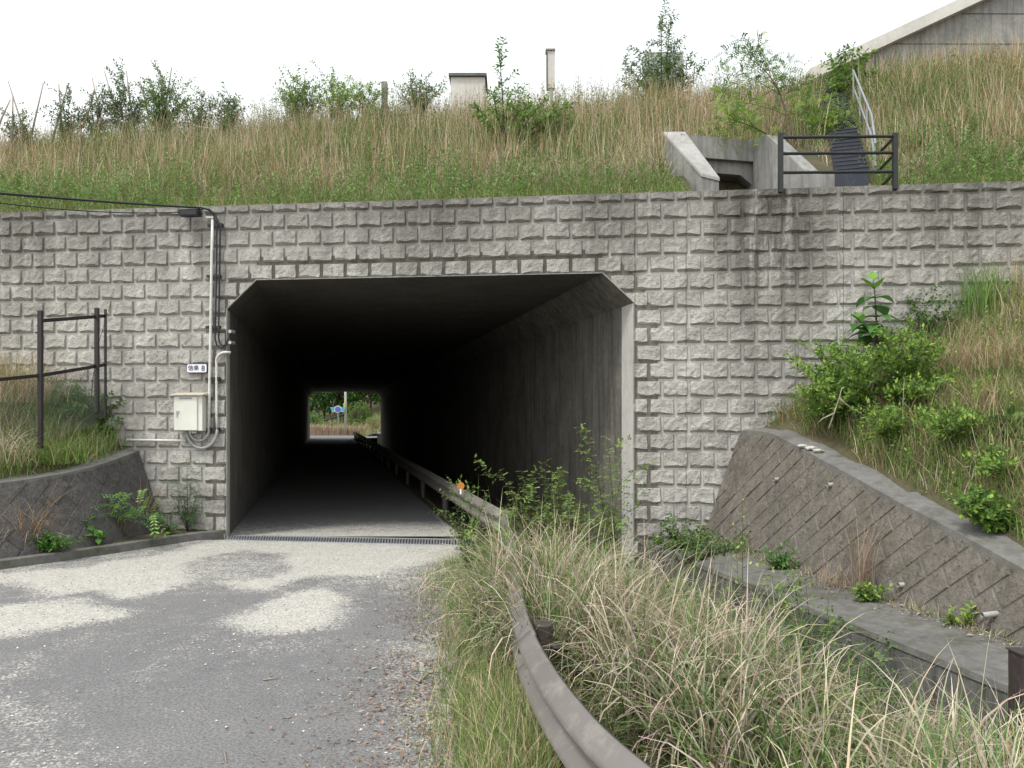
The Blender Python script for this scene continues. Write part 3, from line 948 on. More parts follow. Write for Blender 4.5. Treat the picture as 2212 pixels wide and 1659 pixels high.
# tall white conduit and hooked conduit, hose loops
pipe('conduit', [on(459, 470), on(457, 560), on(455, 700), on(452, 850), on(451, 928)], .026, M['pvc'], 'tall white vertical conduit running from the cable entry down to the cabinet', 'pipe')
hook = [on(469, 930)]
for py in (900, 840, 790): hook.append(on(467.5, py))
for a in range(0, 91, 15): hook.append(on(487 - 20 * math.cos(R(a)), 778 - 17 * math.sin(R(a))))
hook.append(on(498, 761))
pipe('hooked_conduit', hook, .022, M['pvc'], 'shorter pale conduit that hooks over towards the underpass mouth', 'pipe')
for (x0, x1, dip, r, lab) in ((402, 451, 36, .022, 'inner grey flexible hose looping under the cabinet'), (396, 469, 40, .026, 'outer grey flexible hose looping under the cabinet')):
    pts = []
    for k in range(13):
        a = math.pi * k / 12
        cx = (x0 + x1) / 2 + 8
        pts.append(on(lerp(x0 + 6, x1, (1 - math.cos(a)) / 2), 928 + (dip if r > .023 else 24) * math.sin(a), .10))
    pipe('flexible_hose', pts, r, M['greypipe'], lab, 'hose')
pipe('horizontal_conduit', [on(274, 950, .10), on(340, 951, .10), on(401, 952, .10)], .022, M['pvc'], 'white horizontal conduit below the cabinet beside the left bank', 'pipe')
for (py, x0, x1, lab) in ((487, 449, 482, 'topmost clamp bar on the conduit'), (597, 447, 478, 'clamp bar on the conduit, second from the top'), (707, 445, 477, 'clamp bar just above the cable hook'), (818, 445, 476, 'clamp bar level with the plate lettered 信楽 8'), (927, 447, 475, 'lowest clamp bar beside the cabinet bottom')):
    G = Geo()
    a, b = np.array(on(x0, py, .062)), np.array(on(x1, py, .062))
    z = np.array((0, 0, .022)); y = np.array((0, .03, 0))
    G.hexa([a - z - y, b - z - y, b - z + y, a - z + y], [a + z - y, b + z - y, b + z + y, a + z + y])
    for t in (.3, .62, .9):
        c = lerp(a, b, t); G.box(c - (.018, .045, .03), c + (.018, .0, .03))
    single('clamp_bar', G, M['darksteel'], 'dark steel ' + lab, 'clamp', 'clamp bars holding the conduits')
# cables along the wall
pipe('wall_cable', [on(430, 449, .14), on(447, 452, .14), on(460, 463, .12), on(466, 480, .1), on(468, 500), on(467, 600), on(465, 700), on(464, 730), on(468, 746), on(478, 752), on(488, 742), on(497, 720)], .014, M['black'], 'black cable running down the wall beside the white conduit, nearer to it', 'cable')
pipe('wall_cable', [on(432, 448, .15), on(452, 452, .14), on(465, 464, .12), on(472, 482, .1), on(475, 500), on(473.5, 600), on(472, 700), on(472, 730), on(476, 745), on(486, 746), on(497, 740)], .014, M['black'], 'black cable running down the wall, farther from the white conduit', 'cable')
# incoming overhead wires
def sagged(a, b, sag, n=14):
    a, b = np.array(a), np.array(b)
    return [tuple(lerp(a, b, t) - np.array((0, 0, sag * 4 * t * (1 - t)))) for t in np.linspace(0, 1, n)]
A1 = at(-260, 395, 9.0)
pipe('overhead_cable', sagged(A1, on(432, 449, .16), .02), .017, M['black'], 'upper and thicker black cable reaching the wall from the left', 'cable')
pipe('overhead_wire', sagged(at(-260, 398, 9.0), on(392, 458, .16), .12), .008, M['black'], 'thin lower black wire under the thick cable on the left', 'wire')
cl = thing('cable_closure', on(411, 459, .17), 'black rectangular cable closure hanging at the wall top', 'junction box', rz=-THW)
G = Geo(); G.box((-.17, -.06, -.07), (.17, .06, .03)); G.box((-.15, -.075, -.055), (.15, -.06, .015)); local_part('housing', G, M['black'], cl)
G = Geo(); G.tube([(-.21, 0, .05), (0, 0, .055), (.21, 0, .05)], .02, 8); local_part('hanger', G, M['black'], cl)
G = Geo(); a = np.array(on(452, 470, .1)); G.box(a - (.05, .03, .012), a + (.09, .03, .012)); single('cap_bracket', G, M['pvc'], 'small pale bracket capping the tall white conduit', 'bracket')
for (px, py) in ((497, 716), (497, 740)):
    G = Geo(); a = np.array(on(px, py, .1)); G.tube([a - (.0, .02, 0), a + (.03, .1, .0)], .03, 8); single('cable_gland', G, M['galv'], ('upper' if py < 730 else 'lower') + ' metal gland where a cable turns into the underpass', 'gland')

# ------------------------------------------------------------------ GUARDRAIL
WPROF = [(-.02, .175), (.0, .178), (.012, .165), (.07, .115), (.085, .09), (.07, .065), (.012, .02), (.0, .0), (.012, -.02), (.07, -.065), (.085, -.09), (.07, -.115), (.012, -.165), (.0, -.178), (-.02, -.175)]
def rail_beam(P, ztop, name, root, side=-1):
    """P (n,2) path; beam centre is ztop-.175; the traffic side is to the left of travel away from the camera"""
    P = np.asarray(P, float)
    t = np.gradient(P, axis=0); t /= np.linalg.norm(t, axis=1)[:, None]
    nrm = np.stack([-t[:, 1], t[:, 0]], 1)      # left of travel
    prof = WPROF
    m = len(prof); V = []; 
    for i in range(len(P)):
        for d, z in prof: V.append((P[i, 0] + nrm[i, 0] * (d - .03), P[i, 1] + nrm[i, 1] * (d - .03), ztop[i] - .175 + z))
    n0 = len(V)
    for i in range(len(P)):
        for d, z in prof: V.append((P[i, 0] + nrm[i, 0] * (d - .036), P[i, 1] + nrm[i, 1] * (d - .036), ztop[i] - .175 + z * 1.0))
    f = []
    for i in range(len(P) - 1):
        for k in range(m - 1):
            a = i * m + k
            f.append((a, a + 1, a + m + 1, a + m)); b = n0 + a
            f.append((b, b + m, b + m + 1, b + 1))
    for k in (0, m - 1):
        for i in range(len(P) - 1): f.append((i * m + k, (i + 1) * m + k, n0 + (i + 1) * m + k, n0 + i * m + k))
    for i in (0, len(P) - 1):
        for k in range(m - 1): f.append((i * m + k, i * m + k + 1, n0 + i * m + k + 1, n0 + i * m + k))
    G = Geo(); G.add(V, f)
    o = part(name, G, M['rail'], root, smooth=True)
    try:
        o.data.polygons.foreach_set('use_smooth', np.ones(len(o.data.polygons), bool))
    except Exception: pass
    return o
gr = thing('guardrail', (0, 5.6, 0), 'weathered brown steel guardrail curving from the foreground grass into the underpass', 'guardrail')
Pn, _, Ps = resample(RAIL_PTS, .12)
zt = np.interp(Pn[:, 1], [1.5, 5, 7, 10.9], [.70, .70, .72, .80])
seams = [0, int(np.argmin(abs(Pn[:, 1] - 5.05))), int(np.argmin(abs(Pn[:, 1] - 8.2))), len(Pn)]
for a, b in zip(seams[:-1], seams[1:]):
    rail_beam(Pn[a:min(b + 2, len(Pn))] + (0.0, 0) if a == 0 else Pn[a:min(b + 2, len(Pn))] + (.006, 0), zt[a:min(b + 2, len(Pn))], 'beam', gr)
Pt = np.array([(2.395 + AX * y, y) for y in np.concatenate([[10.92], np.arange(11.5, 76, 2.0)])])
rail_beam(Pt, np.full(len(Pt), .80), 'beam', gr)
postY = [5.47, 8.3, 10.85, 13.2, 17.2] + [17.2 + 4 * k for k in range(1, 15)] + [2.3]
for y in postY:
    if y <= 8.4:
        x = float(rail_x(y)) + .155
        if y == 5.47: x = .213
    else: x = float(rail_x(y)) + .15
    r = .0698
    G = Geo(); G.tube([(x, y, -.5), (x, y, .675), (x, y, .683)], [r, r, r * .93], 20); po = part('post', G, M['railpost'], gr, smooth=False)
    G = Geo(); G.tube([(x + r - .005, y - .02, .52), (x + r + .035, y - .02, .52)], .022, 6)
    G.tube([(x + r + .035, y - .02, .52), (x + r + .05, y - .02, .52)], .012, 6)
    part('bolt', G, M['railpost'], po)
    G = Geo(); G.box((x - .17, y - .035, .46), (x - r + .02, y + .035, .60)); part('block_out', G, M['railpost'], gr)
# bent end cover where the two runs meet
G = Geo()
ea = np.array((-.10, 10.86)); 
G.hexa([(-.13, 10.70, .42), (-.02, 10.66, .42), (.01, 10.74, .42), (-.10, 10.80, .42)], [(-.13, 10.70, .83), (-.02, 10.66, .83), (.01, 10.74, .83), (-.10, 10.80, .83)])
part('corner_cover', G, M['rail'], gr)
for yy_ in (4.9, 8.05):        # lap bolts in the valley of the beam
    i = int(np.argmin(abs(Pn[:, 1] - yy_)))
    for q in (0, 1):
        for dz in (-.115, -.235):
            x, y = Pn[i + q]
            G = Geo(); c = np.array((x - .012, y, zt[i] + dz)); G.tube([c, c - (.016, .003, 0)], .011, 6); part('bolt', G, M['railpost'], gr)
# delineator
dl = thing('delineator', (at(995, 1062, 12.9)), 'round orange reflector on a short white stalk clamped to the guardrail top', 'reflector')
yD = 1.3 * F / (1064 - 900); xD = (995 - 1105.5) / F * yD
dl.location = (xD, yD, .78)
G = Geo(); G.tube([(xD, yD, .77), (xD, yD, .86)], .018, 8); part('stalk', G, M['white'], dl)
G = Geo(); G.tube([(xD, yD - .012, .915), (xD, yD + .012, .915)], .058, 18); part('lens', G, M['orange'], dl)
G = Geo(); G.tube([(xD, yD - .008, .915), (xD, yD + .018, .915)], .064, 18); part('lens_rim', G, M['orange'], dl)

# ------------------------------------------------------------------ diagonal block retaining walls
def poly_clip(poly, inside, inter):
    out = []
    for i in range(len(poly)):
        a, b = poly[i], poly[(i + 1) % len(poly)]
        ia, ib = inside(a), inside(b)
        if ia: out.append(a)
        if ia != ib: out.append(inter(a, b))
    return out
def clip_line(poly, p, n):
    p = np.array(p); n = np.array(n)
    f = lambda a: (np.array(a) - p) @ n
    return poly_clip(poly, lambda a: f(a) >= 0, lambda a, b: tuple(np.array(a) + (np.array(b) - np.array(a)) * (f(a) / (f(a) - f(b)))))
def area(poly):
    x = np.array([p[0] for p in poly]); y = np.array([p[1] for p in poly])
    return .5 * (np.dot(x, np.roll(y, -1)) - np.dot(y, np.roll(x, -1)))

def diag_wall(root, mapf, S0, S1, topf, mat, limit=300, size=(.46, .30), sign=1, seed=1):
    """blocks laid at 45 degrees; (s,t) wall coordinates, mapf(s,t,d) -> world point raised d from the face"""
    r = np.random.default_rng(seed)
    off = Vector((0, 0, 0)); p = root
    while p is not None: off += Vector(p.location); p = p.parent
    # the backing surface (joint colour)
    G = Geo(); ss = np.arange(S0, S1 + .01, .2); V = []; f = []
    for s in ss:
        for j in range(5): V.append(mapf(s, topf(s) * j / 4, 0.0))
    for i in range(len(ss) - 1):
        for j in range(4): a = i * 5 + j; f.append((a, a + 5, a + 6, a + 1))
    G.add(V, f); part('joint_bed', G, M['joint'], root)
    L, H = size
    e1 = np.array((math.cos(R(45)), math.sin(R(45)) * sign)); e2 = np.array((-e1[1], e1[0])) * sign
    n = int((S1 - S0 + 3) / min(L, H)) + 6
    cnt = 0; extra = Geo()
    for i in range(-n, n):
        for j in range(-n, n):
            base = np.array((S0, 0)) + e1 * ((i + .5 * (j % 2)) * L) + e2 * (j * H)
            if base[0] < S0 - 1 or base[0] > S1 + 1 or abs(base[1]) > 4: continue
            g = .007
            poly = [tuple(base + e1 * a + e2 * b) for a, b in ((g, g), (L - g, g), (L - g, H - g), (g, H - g))]
            poly = clip_line(poly, (S0, 0), (1, 0))
            if len(poly) > 2: poly = clip_line(poly, (S1, 0), (-1, 0))
            if len(poly) > 2: poly = clip_line(poly, (0, .01), (0, 1))
            if len(poly) > 2:
                sc = np.mean([q[0] for q in poly]); dt = (topf(sc + .1) - topf(sc - .1)) / .2
                poly = clip_line(poly, (sc, topf(sc) - .01), (dt, -1))
            if len(poly) < 3 or abs(area(poly)) < .004: continue
            if area(poly) < 0: poly = poly[::-1]
            c = np.mean(poly, axis=0)
            d0 = .007 + r.random() * .007; tilt = r.normal(0, .005, 2)
            inset = [tuple(c + (np.array(q) - c) * (1 - (.014) / max(np.linalg.norm(np.array(q) - c), .05))) for q in poly]
            m = len(poly)
            V = [mapf(q[0], q[1], .0) for q in poly] + [mapf(q[0], q[1], d0 + float(np.dot(tilt, np.array(q) - c) / .2)) for q in inset]
            V.append(mapf(c[0], c[1], d0 + r.normal(.002, .003)))
            fs = [(k, (k + 1) % m, m + (k + 1) % m, m + k) for k in range(m)] + [(m + k, m + (k + 1) % m, 2 * m) for k in range(m)]
            cnt += 1
            if cnt <= limit:
                G = Geo(); G.add(V, fs); part('block', G, mat, root)
            else: extra.add(V, fs)
    if extra.v: tag(part('blocks', extra, mat, root), kind='stuff')

# right wall
S0r, S1r = 0.0, 10.2
def rmap(s, t, d):
    Y = 12.86 - s
    h = t                                     # t is measured as height
    w = W_BASE + LEAN * h
    # outward (towards the channel): -w direction, tilted up
    p = np.array((w + AX * Y, Y, .02 + h))
    return tuple(p + np.array((-.94, -.22, LEAN * .8)) * d)
rw = thing('retaining_wall', (W_BASE + AX * 9, 9, 0), 'brown sloping retaining wall of diagonally laid concrete blocks beside the channel on the right', 'retaining wall')
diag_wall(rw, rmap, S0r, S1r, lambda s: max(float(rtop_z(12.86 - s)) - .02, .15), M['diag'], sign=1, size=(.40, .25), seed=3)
G = Geo(); ys_ = np.arange(2.6, 12.95, .3)
V = []; f = []
for y in ys_:
    y = min(y, 12.86)
    w0 = float(rtop_w(y)); z = float(rtop_z(y)); jz = (float(vnoise(y, 0, 77, .5)) - .5) * .02
    for (dw, dz) in ((-.035, -.10), (-.035, .0), (.34, .035), (.34, -.2)): V.append((w0 + dw + AX * y, y, z + dz + jz + .01))
for i in range(len(ys_) - 1):
    for k in range(4): a = i * 4 + k; b = i * 4 + (k + 1) % 4; f.append((a, a + 4, b + 4, b))
f += [(0, 1, 2, 3), tuple(len(V) - 4 + k for k in range(4))]
G.add(V, f); part('cap', G, M['cap'], rw)
# mortar strip against the block wall
G = Geo(); G.add([rmap(-.02, 0, .03), rmap(-.02, 1.86, .03), rmap(.07, 1.86, .05), rmap(.07, 0, .05)], [(0, 1, 2, 3)])
# weep pipes
for i, (px, py, lab) in enumerate(((1680, 1038, 'short pale weep pipe, nearest the block wall, high on the sloping wall'), (1797, 1050, 'short pale weep pipe, high on the sloping wall and farther from the block wall'), (1951, 1267, 'short pale weep pipe low on the sloping wall beside dry stems'), (2153, 1330, 'longest pale weep pipe, low on the sloping wall at the right'))):
    u = (px - 1105.5) / F
    best = None
    for Y in np.arange(6, 12.8, .02):
        z = CAM_H - (py - 900) / F * Y; w = u * Y - AX * Y
        e_ = abs(w - (W_BASE + LEAN * z))
        if best is None or e_ < best[0]: best = (e_, Y, z)
    p = np.array(rmap(12.86 - best[1], best[2], .0))
    d = np.array((-1, -.25, -.05)); d = d / np.linalg.norm(d)
    G = Geo(); L = .07 if i < 3 else .16
    n = 12; rr = .027
    G.tube([p - d * .05, p + d * L], rr, n, cap=False); G.tube([p + d * L, p - d * .04], rr * .72, n, cap=False)
    wpz = single('weep_pipe', G, M['greypipe2'], lab, 'pipe', 'weep pipes in the sloping wall', smooth=True)

# left wall
def lfun(s):
    return (np.interp(s, LPS, LP[:, 0]), np.interp(s, LPS, LP[:, 1]), np.interp(s, LPS, LN[:, 0]), np.interp(s, LPS, LN[:, 1]), np.interp(s, LPS, LPH))
def lmap(s, t, d):
    x, y, nx, ny, h = lfun(s)
    return (x + nx * (LEAN * t) - nx * d, y + ny * (LEAN * t) - ny * d, .03 + t + .25 * d)
lw = thing('retaining_wall', (-7, 11.5, 0), 'dark curved retaining wall of diagonally laid concrete blocks on the left', 'retaining wall')
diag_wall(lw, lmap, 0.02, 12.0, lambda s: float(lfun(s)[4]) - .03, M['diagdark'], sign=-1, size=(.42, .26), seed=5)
G = Geo(); V = []; f = []
ss = np.arange(0.03, 12, .2)
for s in ss:
    x, y, nx, ny, h = lfun(s)
    for (dw, dz) in ((-.035, -.07), (-.035, .0), (.36, .03), (.36, -.2)):
        q = LEAN * h + dw; V.append((x + nx * q, y + ny * q, h + dz + .01 + (float(vnoise(s, 0, 78, .5)) - .5) * .015))
for i in range(len(ss) - 1):
    for k in range(4): a = i * 4 + k; b = i * 4 + (k + 1) % 4; f.append((a, a + 4, b + 4, b))
f += [(0, 1, 2, 3), tuple(len(V) - 4 + k for k in range(4))]
G.add(V, f); part('cap', G, M['cap'], lw)

# left kerb and the strip of soil behind it
KERB = np.array([(-5.0, 13.86), (-5.28, 13.7), (-5.56, 13.0 + .25), (-5.9, 12.55), (-6.3, 11.96), (-6.65, 11.4), (-7.05, 10.85), (-7.8, 10.1), (-9.0, 9.4), (-11, 8.7), (-15, 8.1), (-24, 7.4)])
KP, _, KS = resample(KERB, .25)
kt = np.gradient(KP, axis=0); kt /= np.linalg.norm(kt, axis=1)[:, None]
KN = np.stack([kt[:, 1], -kt[:, 0]], 1)
if KN[6, 0] > 0: KN = -KN
kb = thing('kerb', (-6.3, 11.9, 0), 'low dark concrete kerb curving along the left edge of the road', 'kerb')
seg = max(4, int(.6 / .25)); KL = len(KP)
for a in range(0, min(KL - 1, 60), 3):
    b = min(a + 3, KL - 1)
    G = Geo(); V = []; f = []
    for i in range(a, b + 1):
        jx = KP[i] 
        if i == a: jx = KP[i] * .985 + KP[min(i + 1, KL - 1)] * .015
        for (d, z) in ((0, -.05), (.012, .115), (.03, .125), (.16, .125), (.16, -.05)):
            V.append((jx[0] + KN[i, 0] * d, jx[1] + KN[i, 1] * d, z))
    m = b - a + 1
    for i in range(m - 1):
        for k in range(5): q = i * 5 + k; w = i * 5 + (k + 1) % 5; f.append((q, q + 5, w + 5, w))
    f += [tuple(range(5)), tuple((m - 1) * 5 + k for k in range(5))]
    G.add(V, f); part('kerb_stone', G, M['ledge'], kb)
G = Geo(); V = []; f = []
for i in range(KL):
    d = [.155, .5, 1.0, 1.45]
    for k, dd in enumerate(d):
        V.append((KP[i, 0] + KN[i, 0] * dd, KP[i, 1] + KN[i, 1] * dd, .10 + (float(vnoise(i * .3, k, 9, 1.)) - .3) * (.05 if k else 0)))
for i in range(KL - 1):
    for k in range(3): a = i * 4 + k; f.append((a, a + 4, a + 5, a + 1))
G.add(V, f)
o = link('verge_soil', G.mesh('verge_soil', fix=False, smooth=True), M['soil']); tag(o, kind='structure')

# ------------------------------------------------------------------ the channel wall and its ledge (right)
cw = thing('channel_wall', (CH_W + AX * 8, 8, 0), 'grey concrete channel wall with a broad flat ledge at the foot of the sloping wall', 'channel wall')
G = Geo(); V = []; f = []
ys_ = np.concatenate([np.arange(.5, 12.9, .4), [12.95]])
for y in ys_:
    j = (float(vnoise(y, 1, 80, .8)) - .5) * .012
    for (w, z) in ((CH_W, -1.6), (CH_W, .065 + j), (CH_W + .012, .08 + j), (W_BASE + .05, .06 + j), (W_BASE + .05, -1.6)): V.append((w + AX * y, y, z))
for i in range(len(ys_) - 1):
    for k in range(5): a = i * 5 + k; b = i * 5 + (k + 1) % 5; f.append((a, a + 5, b + 5, b))
f += [tuple(range(5)), tuple(len(V) - 5 + k for k in range(5))]
G.add(V, f); part('wall', G, M['channel'], cw)
for (ya, yb) in ((2.0, 5.0), (5.01, 8.0), (8.01, 11.0), (11.01, 12.9)):
    G = Geo(); w0, w1 = CH_W - .012, CH_W + .26
    G.hexa([(w0 + AX * ya, ya, .05), (w1 + AX * ya, ya, .05), (w1 + AX * yb, yb, .05), (w0 + AX * yb, yb, .05)], [(w0 + .01 + AX * ya, ya, .105), (w1 + AX * ya, ya, .105), (w1 + AX * yb, yb, .105), (w0 + .01 + AX * yb, yb, .105)])
    part('edge_coping', G, M['ledge'], cw)
G = Geo(); w0, w1 = CH_W + .27, W_BASE - .0
ya, yb = 1.5, 12.9
G.hexa([(w0 + AX * ya, ya, .05), (w1 + AX * ya, ya, .05), (w1 + AX * yb, yb, .05), (w0 + AX * yb, yb, .05)], [(w0 + AX * ya, ya, .085), (w1 + AX * ya, ya, .10), (w1 + AX * yb, yb, .16), (w0 + AX * yb, yb, .10)])
part('ledge_slab', G, M['ledge'], cw)
G = Geo(); G.box((3.47, 5.42, -1.25), (3.62, 5.57, .475)); G.box((3.46, 5.41, .475), (3.63, 5.58, .485))
single('square_post', G, M['railpost'], 'dark square steel post standing at the right edge in front of the channel wall', 'post')

# ------------------------------------------------------------------ left fence with chain-link mesh
fn = thing('mesh_fence', (-8, 13, 1.5), 'dark steel fence with chain-link mesh on the grassy bank at the left', 'fence')
def fpt(px, py, Y): return at(px, py, Y)
F1, F2, F3 = 12.35, 13.55, 13.85
def boxpost(G, px, y0, y1, Y, w):
    a = fpt(px, y0, Y); b = fpt(px, y1, Y)
    G.box((a[0] - w / 2, Y - w / 2, b[2]), (a[0] + w / 2, Y + w / 2, a[2]))
for px, y0, y1, Y, w in ((87, 671, 968, F1, .062), (209, 665, 890, F2, .06), (227.5, 668, 900, F3, .034)):
    G = Geo(); boxpost(G, px, y0, y1, Y, w); part('post', G, M['darksteel'], fn)
def bar(G, a, b, h=.03, w=.02):
    a, b = np.array(a), np.array(b); z = np.array((0, 0, h)); y = np.array((0, w, 0))
    G.hexa([a - z - y, b - z - y, b - z + y, a - z + y], [a + z - y, b + z - y, b + z + y, a + z + y])
for a, b in ((fpt(90, 693, F1), fpt(209, 684, F2)), (fpt(209, 684, F2), fpt(227, 682, F3)), (fpt(89, 811, F1), fpt(209, 791, F2)), (fpt(209, 791, F2), fpt(227, 788, F3)), (fpt(-160, 836, 11.0), fpt(87, 811, F1))):
    G = Geo(); bar(G, a, b, .025, .02); part('rail', G, M['darksteel'], fn)
def mesh_panel(TL_, TR_, h, name):
    TL_, TR_ = np.array(TL_), np.array(TR_)
    L = np.linalg.norm(TR_ - TL_); n = int(L / .065); t = .0014
    G = Geo(); ex = (TR_ - TL_) / L
    cell = .065
    for i in range(-int(h / cell) - 1, n + 1):
        for sgn in (1, -1):
            x0 = i * cell if sgn == 1 else (i + int(h / cell) + 1) * cell
            p = [(x0, 0), (x0 + sgn * h, -h)]
            (xa, za), (xb, zb) = p
            if sgn == 1:
                if xb < 0 or xa > L: continue
                if xa < 0: za = xa; xa = 0
                if xb > L: zb = -(L - x0); xb = L
            else:
                if xa < 0 or xb > L: continue
                if xa > L: za = -(xa - L); xa = L
                if xb < 0: zb = -x0; xb = 0
            if zb >= za: continue
            A = TL_ + ex * xa + np.array((0, 0, za)); B = TL_ + ex * xb + np.array((0, 0, zb))
            s = np.array((t, 0, t * sgn))
            G.add([A - s, B - s, B + s, A + s], [(0, 1, 2, 3)])
    return tag(part(name, G, M['darkgalv'], fn), kind='stuff')
mesh_panel(fpt(89, 813, F1), fpt(209, 793, F2), 1.0, 'chain_link')
mesh_panel(fpt(209, 793, F2), fpt(227, 790, F3), .9, 'chain_link')
mesh_panel(fpt(-160, 838, 11.0), fpt(87, 813, F1), 1.0, 'chain_link')

# ------------------------------------------------------------------ fence above the wall (right)
uf = thing('pipe_fence', at(1685, 410, 12.85), 'black three-rail pipe fence standing on top of the wall at the right', 'fence')
P_L, P_R = 12.78, 12.60
def ring(G, a, b, r=.022): G.tube([a, b], r, 8)
for px, Y in ((1685.5, P_L), (1932.5, P_R)):
    a = at(px, 288, Y); G = Geo(); G.box((a[0] - .035, Y - .035, 5.70), (a[0] + .035, Y + .035, a[2])); part('post', G, M['blackpipe'], uf)
for yl, yr in ((297, 294.5), (332, 330), (373, 371)):
    a = at(1685, yl, P_L); b = at(1932, yr, P_R); G = Geo(); ring(G, a, b, .026); part('rail', G, M['blackpipe'], uf)
for yr in (296, 333, 373):
    a = at(1932, yr, P_R); b = at(1897, yr + 36, P_R + 1.1); G = Geo(); ring(G, a, b, .024); part('brace', G, M['blackpipe'], uf)

# ------------------------------------------------------------------ drain headwall above the wall
hw = thing('drain_headwall', (4, 15.2, 5.6), 'grey concrete drain headwall with wing walls set in the grassy slope', 'headwall')
X = lambda px, Y: (px - 1105.5) / F * Y
Z = lambda py, Y: CAM_H - (py - 900) / F * Y
YA, YB = 15.5, 15.85
zt_ = Z(290, YA); zb_ = Z(342, 15.65)
G = Geo(); G.hexa([(X(1470, YA), YA, zb_), (X(1630, YB), YB, zb_), (X(1630, YB), YB + .4, zb_), (X(1470, YA), YA + .4, zb_)],
                  [(X(1470, YA), YA, zt_), (X(1630, YB), YB, zt_), (X(1630, YB), YB + .4, zt_), (X(1470, YA), YA + .4, zt_)]); part('header', G, M['headwall'], hw)
# recessed beam and mouth
yb0, yb1 = YA + .14, YB + .14
def fp(px, py, t):
    Y = lerp(yb0, yb1, t); return (X(px, Y), Y, Z(py, Y))
G = Geo()
zbm = 6.84
xl, xr = X(1478, yb0), X(1628, yb1)
def yat(x): return yb0 + (x - xl) / (xr - xl) * (yb1 - yb0)
def pt(x, z): return (x, yat(x), z)
xo0, xo1 = X(1500, yb0), X(1622, yb1)
zo = Z(374, 15.8); zc_ = Z(396, 15.9)
for poly in ([(xl, zo), (xr, zo), (xr, zb_), (xl, zb_)], [(xl, 5.5), (xo0, 5.5), (xo0, zo), (xl, zo)], [(xo1 - .24, zo), (xo1, zc_), (xr, zc_), (xr, zo)], [(xo1, 5.5), (xr, 5.5), (xr, zc_), (xo1, zc_)]):
    G.prism([pt(x, z) for x, z in poly], (0, .25, 0))
part('mouth_frame', G, M['headwall'], hw)
G = Geo()
for poly in ([(xo0, 5.5), (xo0, zo)], [(xo0, zo), (xo1 - .24, zo)], [(xo1 - .24, zo), (xo1, zc_)], [(xo1, zc_), (xo1, 5.5)], [(xo1, 5.5), (xo0, 5.5)]):
    (a, za), (b, zb) = poly
    G.add([(a, yat(a) + .2, za), (b, yat(b) + .2, zb), (b + .6, 22, zb), (a + .6, 22, za)], [(0, 1, 2, 3)])
G.add([(xo0 + .6, 22, 5.5), (xo1 + .6, 22, 5.5), (xo1 + .6, 22, zo), (xo0 + .6, 22, zo)], [(0, 1, 2, 3)])
part('pipe_bore', G, M['headwall'], hw)
# left wing
Yf = 14.25
G = Geo()
xa0, xa1 = X(1437, YA), X(1481, YA); xf0, xf1 = X(1516, Yf), X(1552, Yf); zf = Z(386, Yf)
G.add([(xa0, YA + .1, 5.4), (xa1, YA + .1, 5.4), (xf1, Yf, 5.4), (xf0, Yf, 5.4), (xa0, YA + .1, zt_ + .03), (xa1, YA + .1, zt_ + .03), (xf1, Yf, zf - .05), (xf0, Yf, zf + .03)],
      [(0, 1, 2, 3), (4, 7, 6, 5), (3, 2, 6, 7), (2, 1, 5, 6), (1, 0, 4, 5), (0, 3, 7, 4)])
o = part('wing_wall', G, M['headwall'], hw)
G = Geo()
G.add([(xa0 - .02, YA + .12, zt_ + .035), (xa1 + .01, YA + .12, zt_ + .035), (xf1 + .01, Yf - .02, zf - .045), (xf0 - .02, Yf - .02, zf + .035), (xa0 - .02, YA + .12, zt_ + .09), (xa1 + .01, YA + .12, zt_ + .09), (xf1 + .01, Yf - .02, zf + .01), (xf0 - .02, Yf - .02, zf + .09)],
      [(0, 1, 2, 3), (4, 7, 6, 5), (3, 2, 6, 7), (2, 1, 5, 6), (1, 0, 4, 5), (0, 3, 7, 4)])
part('wing_coping', G, M['wingcap'], hw)
# right wing
G = Geo()
xb0 = X(1626, YB); xg = X(1745, 14.3); zg = Z(376, 14.3)
A = np.array((xb0, YB - .02)); B = np.array((X(1655, 15.45), 15.45)); D = np.array((xg, 14.3)); nx_ = np.array((.3, .08))
V = []
for p, z in ((A, zt_ + .0), (B, zt_ - .02), (D, zg)):
    for q in (p, p + nx_): V += [(q[0], q[1], 5.4), (q[0], q[1], z)]
G.add(V, [(0, 4, 5, 1), (4, 8, 9, 5), (2, 3, 7, 6), (6, 7, 11, 10), (1, 5, 7, 3), (5, 9, 11, 7), (8, 10, 11, 9), (0, 1, 3, 2)])
part('wing_wall', G, M['headwall'], hw)
G = Geo(); y0 = 14.28; x0, x1 = X(1690, y0), X(1822, y0 - .05)
G.hexa([(x0, y0, 5.4), (x1, y0 - .05, 5.4), (x1, y0 + .2, 5.4), (x0, y0 + .25, 5.4)], [(x0, y0, zg - .02), (x1, y0 - .05, zg - .02), (x1, y0 + .2, zg - .02), (x0, y0 + .25, zg - .02)])
part('low_wall', G, M['headwall'], hw)

